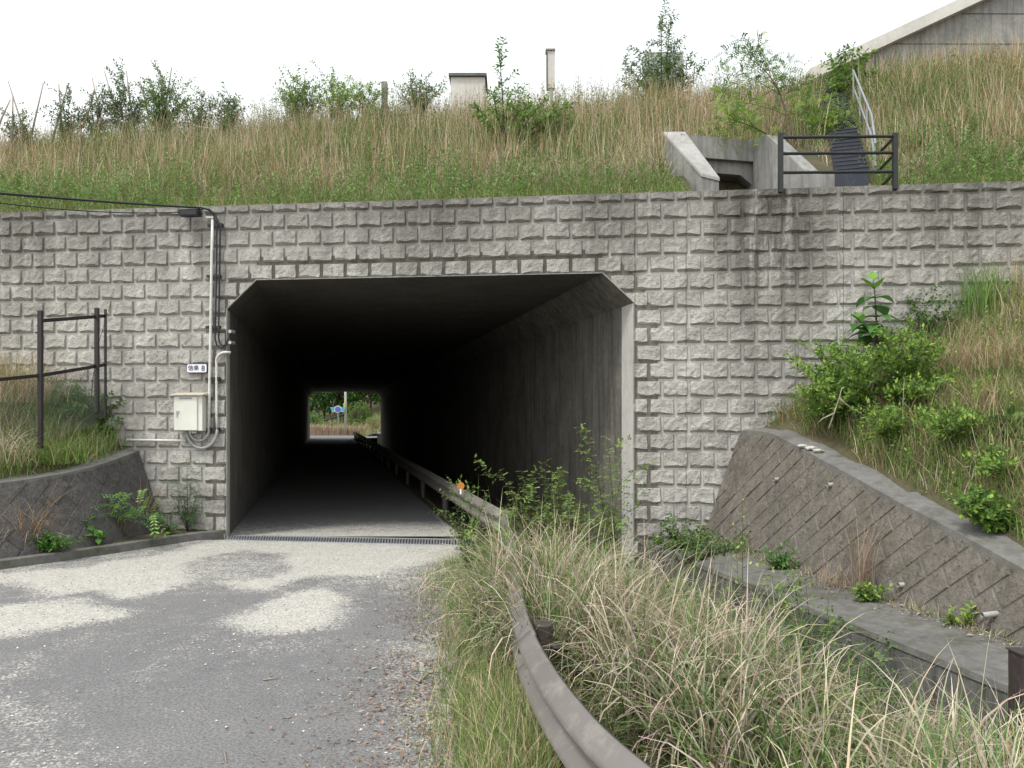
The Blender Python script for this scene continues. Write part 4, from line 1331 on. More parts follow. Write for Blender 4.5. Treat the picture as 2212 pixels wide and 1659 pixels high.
# ------------------------------------------------------------------ stairs with handrail
st_ = thing('slope_stairs', emb_hit(1838, 405), 'narrow blue-black stairway climbing the grassy slope', 'stairs')
s0 = emb_hit(1840, 408); s1 = emb_hit(1796, 205)
nst = 30
dxy = (s1 - s0)[:2]; u_ = dxy / np.linalg.norm(dxy); n_ = np.array((u_[1], -u_[0]))
run = np.linalg.norm(dxy) / nst
zprev = s0[2]
hw_ = .27
for i in range(nst):
    c = s0[:2] + u_ * run * i
    cc = c + u_ * run
    ztop = lerp(s0[2], s1[2], (i + 1) / nst) + .10 
    a = c - n_ * hw_; b = c + n_ * hw_; d_ = cc + n_ * hw_; e_ = cc - n_ * hw_
    G = Geo(); rr_ = (s1[2] - s0[2]) / nst
    G.hexa([(a[0], a[1], ztop - rr_ - .25), (b[0], b[1], ztop - rr_ - .25), (d_[0], d_[1], ztop - rr_ - .05), (e_[0], e_[1], ztop - rr_ - .05)], [(a[0], a[1], ztop), (b[0], b[1], ztop), (d_[0], d_[1], ztop + .002), (e_[0], e_[1], ztop + .002)])
    so = part('step', G, M['stair'], st_)
    G = Geo(); f3 = np.array((u_[0], u_[1], 0)) * .03; a3, b3 = np.array((a[0], a[1], ztop + .003)), np.array((b[0], b[1], ztop + .003)); z3 = np.array((0, 0, .014))
    G.hexa([a3 - f3 * .4, b3 - f3 * .4, b3 + f3, a3 + f3], [a3 - f3 * .4 + z3, b3 - f3 * .4 + z3, b3 + f3 + z3, a3 + f3 + z3]); part('nosing', G, M['nosing'], so)
hrl = thing('handrail', s0 + (.5, .3, 0), 'pale galvanised two-bar handrail leaning up beside the stairway', 'handrail')
def hp(i, side, h):
    c = s0[:2] + u_ * run * i + n_ * side
    return np.array((c[0], c[1], lerp(s0[2], s1[2], i / nst) + h))
for h in (.85, .45):
    G = Geo(); G.tube([hp(2.0, .42, h - .35), hp(5, .42, h), hp(15, .42, h), hp(24, .42, h)], .02, 8); part('bar', G, M['greyblue'], hrl)
for i in (2.5, 9, 16, 23.8):
    G = Geo(); G.tube([hp(i, .42, -.2), hp(i, .42, .87 if i > 3 else .55)], .02, 8); part('upright', G, M['greyblue'], hrl)

# ------------------------------------------------------------------ viaduct wing wall (top right)
vw = thing('abutment_wall', (12, 22.7, 10), 'large rain-streaked concrete abutment wall with a pale sloping coping at the upper right', 'abutment')
Yv = 22.6
def ev(x): return 11.9 + (x - X(1735, Yv)) * (Z(0, Yv) - Z(150, Yv)) / (X(2057, Yv) - X(1735, Yv))
xv0, xv1 = X(1750, Yv), 26.
th = .32
G = Geo()
G.prism([(xv0, Yv + .28, 8), (xv1, Yv + .28, 8), (xv1, Yv + .28, ev(xv1) - .2), (xv0, Yv + .28, ev(xv0) - .2)], (0, .5, 0))
part('wall', G, M['headwall'], vw)
G = Geo()
G.prism([(xv0, Yv, ev(xv0) - .34), (xv1, Yv, ev(xv1) - .34), (xv1, Yv, ev(xv1)), (xv0, Yv, ev(xv0))], (0, 1.0, 0))
part('coping', G, M['coping'], vw)
for py in (86, 20):
    z = Z(py, Yv)
    G = Geo(); G.box((X(1900, Yv) if py == 86 else X(2090, Yv), Yv + .268, z), (xv1, Yv + .29, z + .025)); part('joint_line', G, M['joint'], vw)
for x in (X(1900, Yv), X(2085, Yv), X(2225, Yv)):
    pass

# ------------------------------------------------------------------ things on the crest
def crest_box(name, x0, x1, yt, yb, Y, depth, mat, label, cat, lid=None):
    o = thing(name, (X((x0 + x1) / 2, Y), Y, Z(yb, Y)), label, cat)
    G = Geo(); G.box((X(x0, Y), Y, Z(yb, Y)), (X(x1, Y), Y + depth, Z(yt, Y))); part('body', G, mat, o, bevel=.01)
    if lid:
        G = Geo(); G.box((X(x0 - lid, Y), Y - .08, Z(yt, Y) + .002), (X(x1 + lid, Y), Y + depth + .08, Z(yt - 6, Y))); part('lid', G, M['ledge'], o)
    return o
crest_box('concrete_box', 973, 1047, 166, 260, 21.6, 1.0, M['coping'], 'square pale concrete pier with a flat dark lid on the embankment crest', 'pier', 4)
crest_box('marker_stub', 823, 835, 175, 260, 22.0, .2, M['headwall'], 'narrow grey concrete stub half hidden by bushes on the crest', 'marker post')
tp = crest_box('panel_post', 1180, 1198, 109, 190, 24.0, .25, M['coping'], 'tall narrow pale metal box on a thin leg on the crest', 'post box')
G = Geo(); G.box((X(1187, 24), 24.05, Z(250, 24)), (X(1194, 24), 24.15, Z(190, 24))); part('leg', G, M['galv'], tp)
G = Geo(); G.box((X(1179.5, 24), 23.99, Z(190, 24)), (X(1182.5, 24), 24.0, Z(112, 24))); part('side_strip', G, M['joint'], tp)
G = Geo(); G.box((X(1178, 24), 23.95, Z(109, 24) + .002), (X(1199, 24), 24.3, Z(106, 24))); part('lid', G, M['greypipe'], tp)
crest_box('grey_cabinet', 1392, 1476, 112, 260, 24.0, .5, M['cabinet'], 'big grey cabinet standing behind the tall leafy tree on the crest', 'cabinet')

# ------------------------------------------------------------------ VEGETATION
GREEN = (.12, .205, .04); BRIGHT = (.19, .29, .07); DEEP = (.045, .10, .025); TAN = (.47, .39, .26); PALE = (.58, .50, .36); RUST = (.37, .225, .13); STRAW = (.48, .39, .24); OLIVE = (.20, .225, .085)

def blades(base, L, W, col, seg=3, lean=.25, curve=1.0, tipcol=None, r=None, head=None, cpow=1.0, cexp=1.3):
    """base (N,3), L,W (N,), col (N,3) -> V, tri, cols"""
    r = r or rng
    N = len(base)
    head = r.random(N) * 2 * np.pi if head is None else head
    th0 = np.abs(r.normal(0, lean, N)); th1 = np.abs(r.normal(curve, curve * .45, N))
    fac = head + np.pi / 2 + r.normal(0, .5, N)
    side = np.stack([np.cos(fac), np.sin(fac), r.normal(0, .15, N)], 1)
    P = base.copy(); Vs = []; Cs = []
    tip = col if tipcol is None else tipcol
    step = L / seg
    for k in range(seg + 1):
        t = k / seg
        w = W * (1 - t ** 1.6) * (.65 + .35 * min(1, t * 4 + .2))
        c = col * (1 - t ** cpow) + tip * t ** cpow
        if k < seg:
            Vs += [P - side * w[:, None] / 2, P + side * w[:, None] / 2]; Cs += [c, c]
        else:
            Vs.append(P); Cs.append(c)
        a = th0 + th1 * ((k + .5) / seg) ** cexp
        P = P + np.stack([np.cos(head) * np.sin(a), np.sin(head) * np.sin(a), np.cos(a)], 1) * step[:, None]
    n = 2 * seg + 1
    V = np.stack(Vs, 1).reshape(-1, 3); Cc = np.stack(Cs, 1).reshape(-1, 3)
    o = np.arange(N)[:, None] * n
    q = [np.array((2 * k, 2 * k + 1, 2 * k + 3, 2 * k + 2)) for k in range(seg - 1)]
    quads = (o[:, None, :] + np.array(q)[None]).reshape(-1, 4) if q else np.zeros((0, 4), int)
    tris = o + np.array((2 * seg - 2, 2 * seg - 1, 2 * seg))
    return V, quads, tris, Cc

class Veg:
    def __init__(s): s.V, s.Q, s.T, s.Cc, s.n = [], [], [], [], 0
    def add(s, V, Q, T, Cc):
        s.V.append(V); s.Cc.append(Cc)
        if len(Q): s.Q.append(Q + s.n)
        if len(T): s.T.append(T + s.n)
        s.n += len(V)
    def mesh(s, name, off=(0, 0, 0), smooth=False):
        fs = []
        if s.Q: fs.append(np.concatenate(s.Q))
        if s.T: fs.append(np.concatenate(s.T))
        return fast_mesh(name, np.concatenate(s.V) - np.array(off, float), fs, np.clip(np.concatenate(s.Cc), 0, 1), smooth)

def jitter(col, N, amt=.18, r=None):
    r = r or rng
    c = np.tile(np.array(col, float), (N, 1))
    return c * (1 + r.normal(0, amt, (N, 1))) * (1 + r.normal(0, amt * .3, (N, 3)))

def pick(cols, wts, r=None):
    """cols list of colours, wts (N,k) weights -> (N,3)"""
    r = r or rng
    w = np.clip(wts, 0, None); w = w / w.sum(1, keepdims=True)
    i = (r.random((len(w), 1)) > np.cumsum(w, 1)).sum(1).clip(0, len(cols) - 1)
    c = np.array(cols)[i]
    return c * (1 + r.normal(0, .16, (len(w), 1))) * (1 + r.normal(0, .05, (len(w), 3))), i

# leaves: two folded halves
def leaves(P, D, S, L, W, col, fold=.25, droop=.25, r=None):
    """P base (N,3), D direction, S side"""
    r = r or rng
    D = D / (np.linalg.norm(D, axis=1, keepdims=True) + 1e-9)
    S = S - D * (S * D).sum(1, keepdims=True); S = S / (np.linalg.norm(S, axis=1, keepdims=True) + 1e-9)
    Nn = np.cross(D, S)
    L = np.asarray(L)[:, None]; W = np.asarray(W)[:, None]
    a = P; m = P + D * L * .45 ; tip = P + D * L - np.array((0, 0, 1)) * L * droop
    l = m - S * W / 2 + Nn * W * fold * .5; rr = m + S * W / 2 + Nn * W * fold * .5
    mm = m - Nn * W * .05
    V = np.stack([a, l, tip, rr], 1).reshape(-1, 3)
    o = np.arange(len(P))[:, None] * 4
    T = np.concatenate([o + np.array((0, 2, 1)), o + np.array((0, 3, 2))])
    return V, np.zeros((0, 4), int), T, np.repeat(col, 4, 0)

def grow(p0, d0, L, n, r, wander=.15, up=0.0, droop=0.0):
    p = np.array(p0, float); d = np.array(d0, float); d /= np.linalg.norm(d)
    pts = [p.copy()]
    for k in range(n):
        d = d + r.normal(0, wander, 3) + np.array((0, 0, up - droop * (k + 1) / n)); d /= np.linalg.norm(d)
        p = p + d * L / n; pts.append(p.copy())
    return np.array(pts)

def dress(vg, pts, r, spacing, L, W, cols, start=.15, spread=.9, per=1, droop=.25, pinnate=0, upl=.25):
    """leaves along one shoot"""
    seg = np.linalg.norm(np.diff(pts, axis=0), axis=1); cum = np.concatenate(([0], np.cumsum(seg))); T = cum[-1]
    s = np.arange(T * start, T, spacing)
    if len(s) == 0: return
    s = np.repeat(s, per); s = s + r.normal(0, spacing * .3, len(s)); s = np.clip(s, 0, T)
    P = np.stack([np.interp(s, cum, pts[:, k]) for k in range(3)], 1)
    i = np.clip(np.searchsorted(cum, s) - 1, 0, len(seg) - 1)
    D0 = (pts[i + 1] - pts[i]) / seg[i][:, None]
    N = len(s)
    a = np.arange(N) * 2.4 + r.random() * 6 + r.normal(0, .4, N)
    ref = np.where(np.abs(D0[:, 2:3]) > .9, np.array([[1., 0, 0]]), np.array([[0, 0, 1.]]))
    A = np.cross(D0, ref); A /= np.linalg.norm(A, axis=1, keepdims=True); B = np.cross(D0, A)
    out = A * np.cos(a)[:, None] + B * np.sin(a)[:, None]
    D = D0 * (1 - spread * .6) + out * spread + np.array((0, 0, upl))
    D /= np.linalg.norm(D, axis=1, keepdims=True)
    S = np.cross(D, np.array((0, 0, 1.))) + r.normal(0, .3, (N, 3))
    c = np.array(cols)[r.integers(0, len(cols), N)] * (1 + r.normal(0, .16, (N, 1)))
    if not pinnate:
        l = L * (.7 + .6 * r.random(N))
        vg.add(*leaves(P, D, S, l, l * W, c, droop=droop, r=r))
    else:
        Rl = L * pinnate
        k = int(pinnate * 1.6)
        for j in range(k):
            t = (j + 1) / k
            pos = P + D * (Rl * t) - np.array((0, 0, 1)) * (Rl * .35 * t * t)
            lf = L * (.8 if j < k - 1 else 1.0) * (.8 + .3 * r.random(N))
            Sd = S / (np.linalg.norm(S, axis=1, keepdims=True) + 1e-9)
            for sg in (-1, 1):
                vg.add(*leaves(pos, D * .45 + Sd * sg - np.array((0, 0, .2)), np.cross(D, Sd) * .3 + D, lf, lf * W, c * (1 + r.normal(0, .06, (N, 1))), droop=droop, r=r))
        wv = L * .045 * np.ones(N)
        Sd = S / (np.linalg.norm(S, axis=1, keepdims=True) + 1e-9)
        e = P + D * Rl - np.array((0, 0, 1)) * (Rl * .35)
        V = np.stack([P - Sd * wv[:, None], P + Sd * wv[:, None], e], 1).reshape(-1, 3)
        vg.add(V, np.zeros((0, 4), int), np.arange(N * 3).reshape(-1, 3), np.repeat(c * .8, 3, 0))

def plant(name, base, label, cat, shoots, leaf, stem_r, stem_mat, group=None, seed=0, stemname='stem', leafname='foliage'):
    """shoots: list of point arrays (first ones may be trunks: (pts, radius, leafy))"""
    r = np.random.default_rng(seed)
    o = thing(name, base, label, cat, group)
    G = Geo(); vg = Veg()
    for pts, rad, leafy in shoots:
        n = len(pts)
        G.tube(pts, [max(rad * (1 - .8 * k / (n - 1)), rad * .15) for k in range(n)], 5)
        if leafy: dress(vg, np.array(pts), r, **leaf)
    me = G.mesh(stemname, base, smooth=True, fix=False); link(stemname, me, stem_mat, o)
    if vg.n: link(leafname, vg.mesh(leafname, base), M['leaf'], o)
    return o

def bush_shoots(base, H, spread, n_main, n_sub, r, sub_len=.45, rad=.02, up=.02, wander=.1, twig=0, dirs=None):
    out = []
    for k in range(n_main):
        a = 2 * math.pi * (k + r.random() * .7) / n_main; s = spread * (.4 + .8 * r.random())
        d = np.array((math.cos(a) * s, math.sin(a) * s, 1.0))
        if dirs is not None: d = np.array(dirs[k % len(dirs)]) + r.normal(0, .08, 3)
        L = H * (.75 + .35 * r.random())
        m = grow(base, d, L, 7, r, wander, up)
        out.append((m, rad, True))
        for j in range(n_sub):
            t = .2 + .75 * (j + r.random()) / n_sub
            i = int(t * 7); p = m[min(i, 6)] + (m[min(i, 6) + 1] - m[min(i, 6)]) * (t * 7 - i if i < 7 else 0)
            b = r.random() * 2 * math.pi
            dd = np.array((math.cos(b), math.sin(b), .55)) + d / np.linalg.norm(d) * .6
            sl = H * sub_len * (1.15 - t) * (.6 + .7 * r.random())
            sm = grow(p, dd, sl, 4, r, wander * 1.4, up)
            out.append((sm, rad * .45, True))
            for q in range(twig):
                ii = 1 + q % 3; b = r.random() * 6.28
                out.append((grow(sm[ii], np.array((math.cos(b), math.sin(b), .3)) + (sm[ii] - sm[ii - 1]) / (sl / 4), sl * .45, 3, r, wander * 1.4, up), rad * .25, True))
    return out

# --- grass over the embankment
def emb_grass():
    r = np.random.default_rng(21)
    vg = Veg()
    def put(N, xr, vr, fn):
        X_ = r.uniform(*xr, N); v = r.uniform(vr[0] ** .8, vr[1] ** .8, N) ** (1 / .8)
        Y_ = wall_y(X_) + v
        ok = ~((X_ > 3.0) & (X_ < 5.9) & (Y_ < 16.1))
        # keep the stair line clear
        rel = np.stack([X_ - s0[0], Y_ - s0[1]], 1); along = rel @ u_; lat = rel @ n_
        ok &= ~((along > -.3) & (along < 8.5) & (np.abs(lat) < .36))
        X_, Y_, v = X_[ok], Y_[ok], v[ok]
        fn(X_, Y_, v)
    def tall(X_, Y_, v):
        N = len(X_)
        red = np.clip(fnoise(X_, Y_, 3, 2.6) * 2.6 - .95, 0, 1) + .25 * (X_ > 9)
        red = np.where(X_ < -9, red + .45, red) + .5 * np.clip((X_ - 10) / 3, 0, 1) * np.clip((v - 5) / 3, 0, 1)
        grn = np.clip(fnoise(X_ * 1.0, Y_ * 1.0, 8, 1.8) * 4.2 - 1.75, 0, 1.4) + np.clip((1.9 + 3.2 * (fnoise(X_, Y_ * 0, 28, 1.7) - .5) - v) / 1.0, 0, 1) * 1.1
        tan = np.full(N, .55) + .2 * (fnoise(X_, Y_, 13, 1.4))
        c, i = pick([TAN, RUST, GREEN, PALE, OLIVE], np.stack([tan, red * .7, grn * .95 + .08, np.full(N, .28), grn * .6 + .34], 1), r)
        dens = fnoise(X_, Y_, 18, 1.2)
        L = (.34 + .5 * r.random(N)) * (.45 + 1.1 * dens) * np.where(v < 1.5, .62, 1.0) * np.where(X_ > 9, 1.25, 1.0)
        W = np.where(i == 2, .014, .0085) * (.7 + .6 * r.random(N)) * (1 + v * .05)
        b = np.stack([X_, Y_, emb_z(X_, Y_) - .03], 1)
        vg.add(*blades(b, L, W, c * .85, 3, .46, 1.2, c * 1.2, r))
    put(105000, (-18, 17.5), (.25, 10.5), tall)
    def edge(X_, Y_, v):
        N = len(X_)
        c, i = pick([BRIGHT, GREEN, STRAW], np.tile([.5, .4, .22], (N, 1)), r)
        L = .16 + .26 * r.random(N)
        b = np.stack([X_, Y_, emb_z(X_, Y_) - .02], 1)
        vg.add(*blades(b, L, .010 + .006 * r.random(N), c, 2, .3, .6, c, r))
    put(19000, (-18, 17), (.22, 1.5), edge)
    def heads(X_, Y_, v):      # feathery tall stems along crest
        N = len(X_)
        c, i = pick([RUST, TAN, PALE, OLIVE], np.tile([.3, .5, .2, .3], (N, 1)), r)
        L = .8 + .55 * r.random(N)
        b = np.stack([X_, Y_, emb_z(X_, Y_) - .02], 1)
        vg.add(*blades(b, L, .010 + .005 * r.random(N), c, 3, .12, .35, c, r))
    put(9000, (-18, 17.5), (2.0, 10.5), heads)
    tag(link('embankment_grass', vg.mesh('embankment_grass'), M['grass']), 'tall tan and rusty dry grass mixed with green over the embankment', 'grass', kind='stuff')
emb_grass()

# --- leafy herbs on the slope foot
def herbs():
    r = np.random.default_rng(33)
    vg = Veg()
    def herb(p, H, c, ls):
        m = grow(p, (r.normal(0, .15), r.normal(0, .15), 1), H, 4, r, .06)
        dress(vg, m, r, spacing=ls * .38, L=ls, W=.3, cols=c, start=.1, spread=.9, droop=.15)
    for _ in range(1500):
        X_ = r.uniform(-12, 9); v = abs(r.normal(.8, .7)) + .25
        if 3.0 < X_ < 6.2: continue
        dens = float(vnoise(X_, 0, 44, 1.6))
        if r.random() > dens * 1.5: continue
        Y_ = wall_y(X_) + v
        herb((X_, Y_, float(emb_z(X_, Y_))), .25 + .6 * r.random() * dens * 1.6, [(.20, .31, .09), (.16, .27, .07), (.13, .22, .06)], .085)
    for _ in range(1500):
        X_ = r.uniform(-17, 16); v = r.uniform(1.5, 9.5); Y_ = wall_y(X_) + v
        if fnoise(X_, Y_, 8, 1.8) < .5 or (3.0 < X_ < 6.2 and Y_ < 16.2): continue
        herb((X_, Y_, float(emb_z(X_, Y_))), .35 + .4 * r.random(), [GREEN, (.13, .22, .06), OLIVE], .10)
    for _ in range(2600):      # tall thin weeds that feather the skyline
        X_ = r.uniform(-17, 7); v = r.uniform(5.2, 10.2); Y_ = wall_y(X_) + v
        d_ = float(vnoise(X_, 0, 46, 1.3))
        if r.random() > d_ * 1.3: continue
        p = (X_, Y_, float(emb_z(X_, Y_))); H = .45 + .85 * r.random() * d_ * 1.3
        m = grow(p, (r.normal(0, .2), r.normal(0, .2), 1), H, 5, r, .09)
        dress(vg, m, r, spacing=.035, L=.07, W=.28, cols=[(.14, .19, .08), (.18, .22, .10), (.22, .21, .12), (.15, .21, .07)], start=.15, spread=.8, droop=.1)
    tag(link('leafy_herbs', vg.mesh('leafy_herbs'), M['leaf']), 'bright green leafy herbs along the foot of the embankment slope', 'weeds', kind='stuff')
herbs()

# --- right bank grass
def bank_grass(name, label, zf, xr, yr, N, seed, ok, mix, Lr, group=None):
    r = np.random.default_rng(seed)
    X_ = r.uniform(*xr, N); Y_ = r.uniform(*yr, N)
    Z_ = zf(X_, Y_)
    k = (Z_ > -.5) & (Y_ < wall_y(X_) - .04) & ok(X_, Y_, Z_)
    X_, Y_, Z_ = X_[k], Y_[k], Z_[k]
    n = len(X_)
    c, i = pick(mix[0], mix[1](X_, Y_, Z_), r)
    L = (Lr[0] + Lr[1] * r.random(n)) * (.6 + .8 * fnoise(X_, Y_, seed, .9))
    W = (.006 + .006 * r.random(n))
    vg = Veg()
    vg.add(*blades(np.stack([X_, Y_, Z_ - .02], 1), L, W, c * .92, 3, .3, .9, c * 1.1, r))
    tag(link(name, vg.mesh(name), M['grass']), label, 'grass', kind='stuff')
def rd(X_, Y_): return (X_ - AX * Y_) - rtop_w(Y_)
bank_grass('right_bank_grass', 'mixed green and brown grass on the bank above the sloping wall', rbank_z, (3, 13), (4.0, 13.5), 85000, 55,
           lambda x, y, z: (rd(x, y) > .24 + .25 * vnoise(x, y, 91, .5)),
           ([GREEN, OLIVE, TAN, RUST, BRIGHT], lambda x, y, z: np.stack([.5 + x * 0, .35 + x * 0, .3 + 1.2 * np.clip(fnoise(x, y, 92, 1.6) * 2.5 - 1.2, 0, 1), .12 + 1.6 * np.clip(fnoise(x, y, 95, 1.8) * 2.6 - 1.25, 0, 1) * (z > 2), .35 + x * 0], 1)), (.18, .42))
bank_grass('left_bank_grass', 'tall dry grass with green tufts on the left bank', lbank_z, (-17, -6.2), (7, 14.1), 46000, 66,
           lambda x, y, z: z > -.4,
           ([GREEN, OLIVE, TAN, RUST, BRIGHT], lambda x, y, z: np.stack([.55 * (x > -9) + .25, .3 + x * 0, .2 + .55 * (x < -8.2), .08 + .35 * (x < -8.4), .3 * (x > -8.8) + .05], 1)), (.25, .55))
# --- verge grass left of the rail, and grass on the kerb strip
def verge():
    r = np.random.default_rng(71); vg = Veg()
    N = 15000
    Y_ = r.uniform(3.2, 11.5, N) 
    off = -np.abs(r.normal(0, .26, N)) + .05
    wid = np.interp(Y_, [3.2, 5, 7, 10, 11.5], [1.0, 1.15, 1.2, 1.9, 1.4])
    X_ = rail_x(Y_) + off * wid - .03
    c, i = pick([BRIGHT, GREEN, STRAW, OLIVE, PALE], np.tile([.28, .42, .34, .4, .2], (N, 1)), r)
    L = (.10 + .28 * r.random(N)) * (.5 + .9 * vnoise(X_, Y_, 73, .4)) * np.clip(1.5 + off * 1.6, .3, 1.5)
    L = np.where(Y_ > 8, L * 1.0, L)
    vg.add(*blades(np.stack([X_, Y_, X_ * 0], 1), L, .004 + .004 * r.random(N), c * .9, 4, .3, .9, c * 1.15, r))
    tag(link('verge_grass', vg.mesh('verge_grass'), M['grass']), 'short fresh green grass along the road side of the guardrail', 'grass', kind='stuff')
verge()

def bank_herbs():
    r = np.random.default_rng(131); vg = Veg()
    for _ in range(1500):
        Y_ = r.uniform(6.0, 12.6); X_ = r.uniform(3.5, 10.5); z = float(rbank_z(np.array(X_), np.array(Y_)))
        d = float(rd(X_, Y_))
        if z < -.4 or d < .32 or Y_ > wall_y(X_) - .05: continue
        if float(fnoise(X_, Y_, 133, 1.0)) < .40: continue
        H = .16 + .36 * r.random()
        m = grow((X_, Y_, z), (r.normal(0, .3), r.normal(0, .3), 1), H, 4, r, .12)
        dress(vg, m, r, spacing=.022, L=.058, W=.38, cols=YELG + MIDG + [(.19, .28, .09)], start=.1, spread=.95, droop=.15)
    tag(link('bank_weeds', vg.mesh('bank_weeds'), M['leaf']), 'fresh light green leafy weeds scattered through the grass of the right bank', 'weeds', kind='stuff')
# --- big foreground tussocks between guardrail and channel
def bank_ground(X_, Y_):
    w = X_ - AX * Y_
    return np.interp(w, [1.5, 2.45, 2.7, 3.1, 3.5, 3.9, 4.6, 5.05], [-.06, -.14, -.20, -.30, -.45, -.62, -.98, -1.2])
def foreground():
    r = np.random.default_rng(81); vg = Veg()
    cents = []
    for _ in range(1750):
        Y_ = r.uniform(2.0, 11.2) if r.random() < .8 else r.uniform(3, 6)
        w = r.uniform(1.5, 4.95)
        X_ = w + AX * Y_
        if X_ < rail_x(Y_) + .10: continue
        if Y_ < 4.4 and X_ < 1.0: continue
        if w > 4.0 and Y_ > 5.6 and r.random() < .55: continue
        if w < 1.9 and Y_ > 9.2: continue
        if fnoise(X_, Y_, 87, .9) < .36 and r.random() < .75: continue
        if .0 < X_ < .75 and 4.0 < Y_ < 5.45 and r.random() < .6: continue
        cents.append((X_, Y_, w, .85 + .4 * float(fnoise(X_, Y_, 88, .8))))
    for _ in range(80):       # clumps that swallow the rail before the tunnel
        Y_ = r.uniform(6.5, 8.4); dx_ = r.choice([-.09, -.16, .14, .26, .4, .5])
        if dx_ < 0 and Y_ > 7.9: continue
        cents.append((float(rail_x(Y_)) + dx_ + r.normal(0, .04), Y_, 2.0, np.interp(Y_, [6.5, 7.0, 7.8, 8.4], [.95, 1.25, 1.2, 1.0])))
    for X_, Y_, w, hs_ in cents:
        n = int(r.integers(20, 36))
        X0 = X_ + r.normal(0, .06, n); Y0 = Y_ + r.normal(0, .06, n)
        Z0 = bank_ground(X0, Y0)
        dry = float(fnoise(X_, Y_, 83, 1.1))
        c, i = pick([PALE, TAN, GREEN, BRIGHT, RUST, OLIVE], np.tile([.38 * dry, .26, .42, .24, .13, .46], (n, 1)), r)
        H = 1.08 * hs_ * (1.08 if 6.8 < Y_ < 9.8 else 1.0)
        if w > 3.2: H = (.62 + .12 * r.random() if Y_ > 5.9 else np.interp(Y_, [4.6, 5.9], [1.15, .72]))
        if Y_ > 9.6: H *= .8
        if .0 < X_ < .65 and 3.9 < Y_ < 5.6: H *= .38
        L = H * (.45 + .65 * r.random(n)) * (.75 + .5 * dry) * (.8 + .4 * r.random())
        green = (i == 2) | (i == 3)
        W = np.where(green, .0125, .0095) * (.6 + .8 * r.random(n))
        head = r.normal(r.random() * 6.28, 1.1, n)
        base = np.stack([X0, Y0, Z0 - .02], 1)
        tip = np.where(green[:, None] | (r.random((n, 1)) < .35), c * 1.15, c * .5 + np.array((.70, .60, .47)) * .5)
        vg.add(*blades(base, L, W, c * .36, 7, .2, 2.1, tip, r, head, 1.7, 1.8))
        kk = int(r.poisson(1.5 + 5.5 * dry))     # broad bleached leaves that curl over
        if kk:
            q = r.integers(0, n, kk); pc = jitter((.60, .50, .385), kk, .2, r)
            vg.add(*blades(base[q], H * (.85 + .4 * r.random(kk)), .013 + .011 * r.random(kk), pc * .42, 9, .18, 2.7, pc * 1.3, r, head[q] + r.normal(0, .6, kk), 2.2, 2.4))
        kg = int(r.poisson(2.2 + 5 * (1 - dry)))     # broad fresh green leaves
        if kg:
            q = r.integers(0, n, kg); gc = np.array([(.10, .19, .05), (.15, .25, .06), (.12, .22, .08)])[r.integers(0, 3, kg)] * (1 + r.normal(0, .15, (kg, 1)))
            vg.add(*blades(base[q], H * (.6 + .45 * r.random(kg)), .011 + .010 * r.random(kg), gc * .7, 6, .3, 1.1, gc * 1.2, r, head[q] + r.normal(0, .8, kg), 1.0, 1.6))
        m = n // 2             # curled thatch near the ground
        cc, _ = pick([TAN, RUST, OLIVE, PALE], np.tile([.4, .3, .35, .2], (m, 1)), r)
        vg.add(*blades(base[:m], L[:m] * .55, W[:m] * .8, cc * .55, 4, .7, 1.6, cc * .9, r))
    tag(link('tussock_grass', vg.mesh('tussock_grass'), M['grass']), 'rank tussock grass with pale curling dry tips behind the guardrail', 'grass', kind='stuff')
foreground()

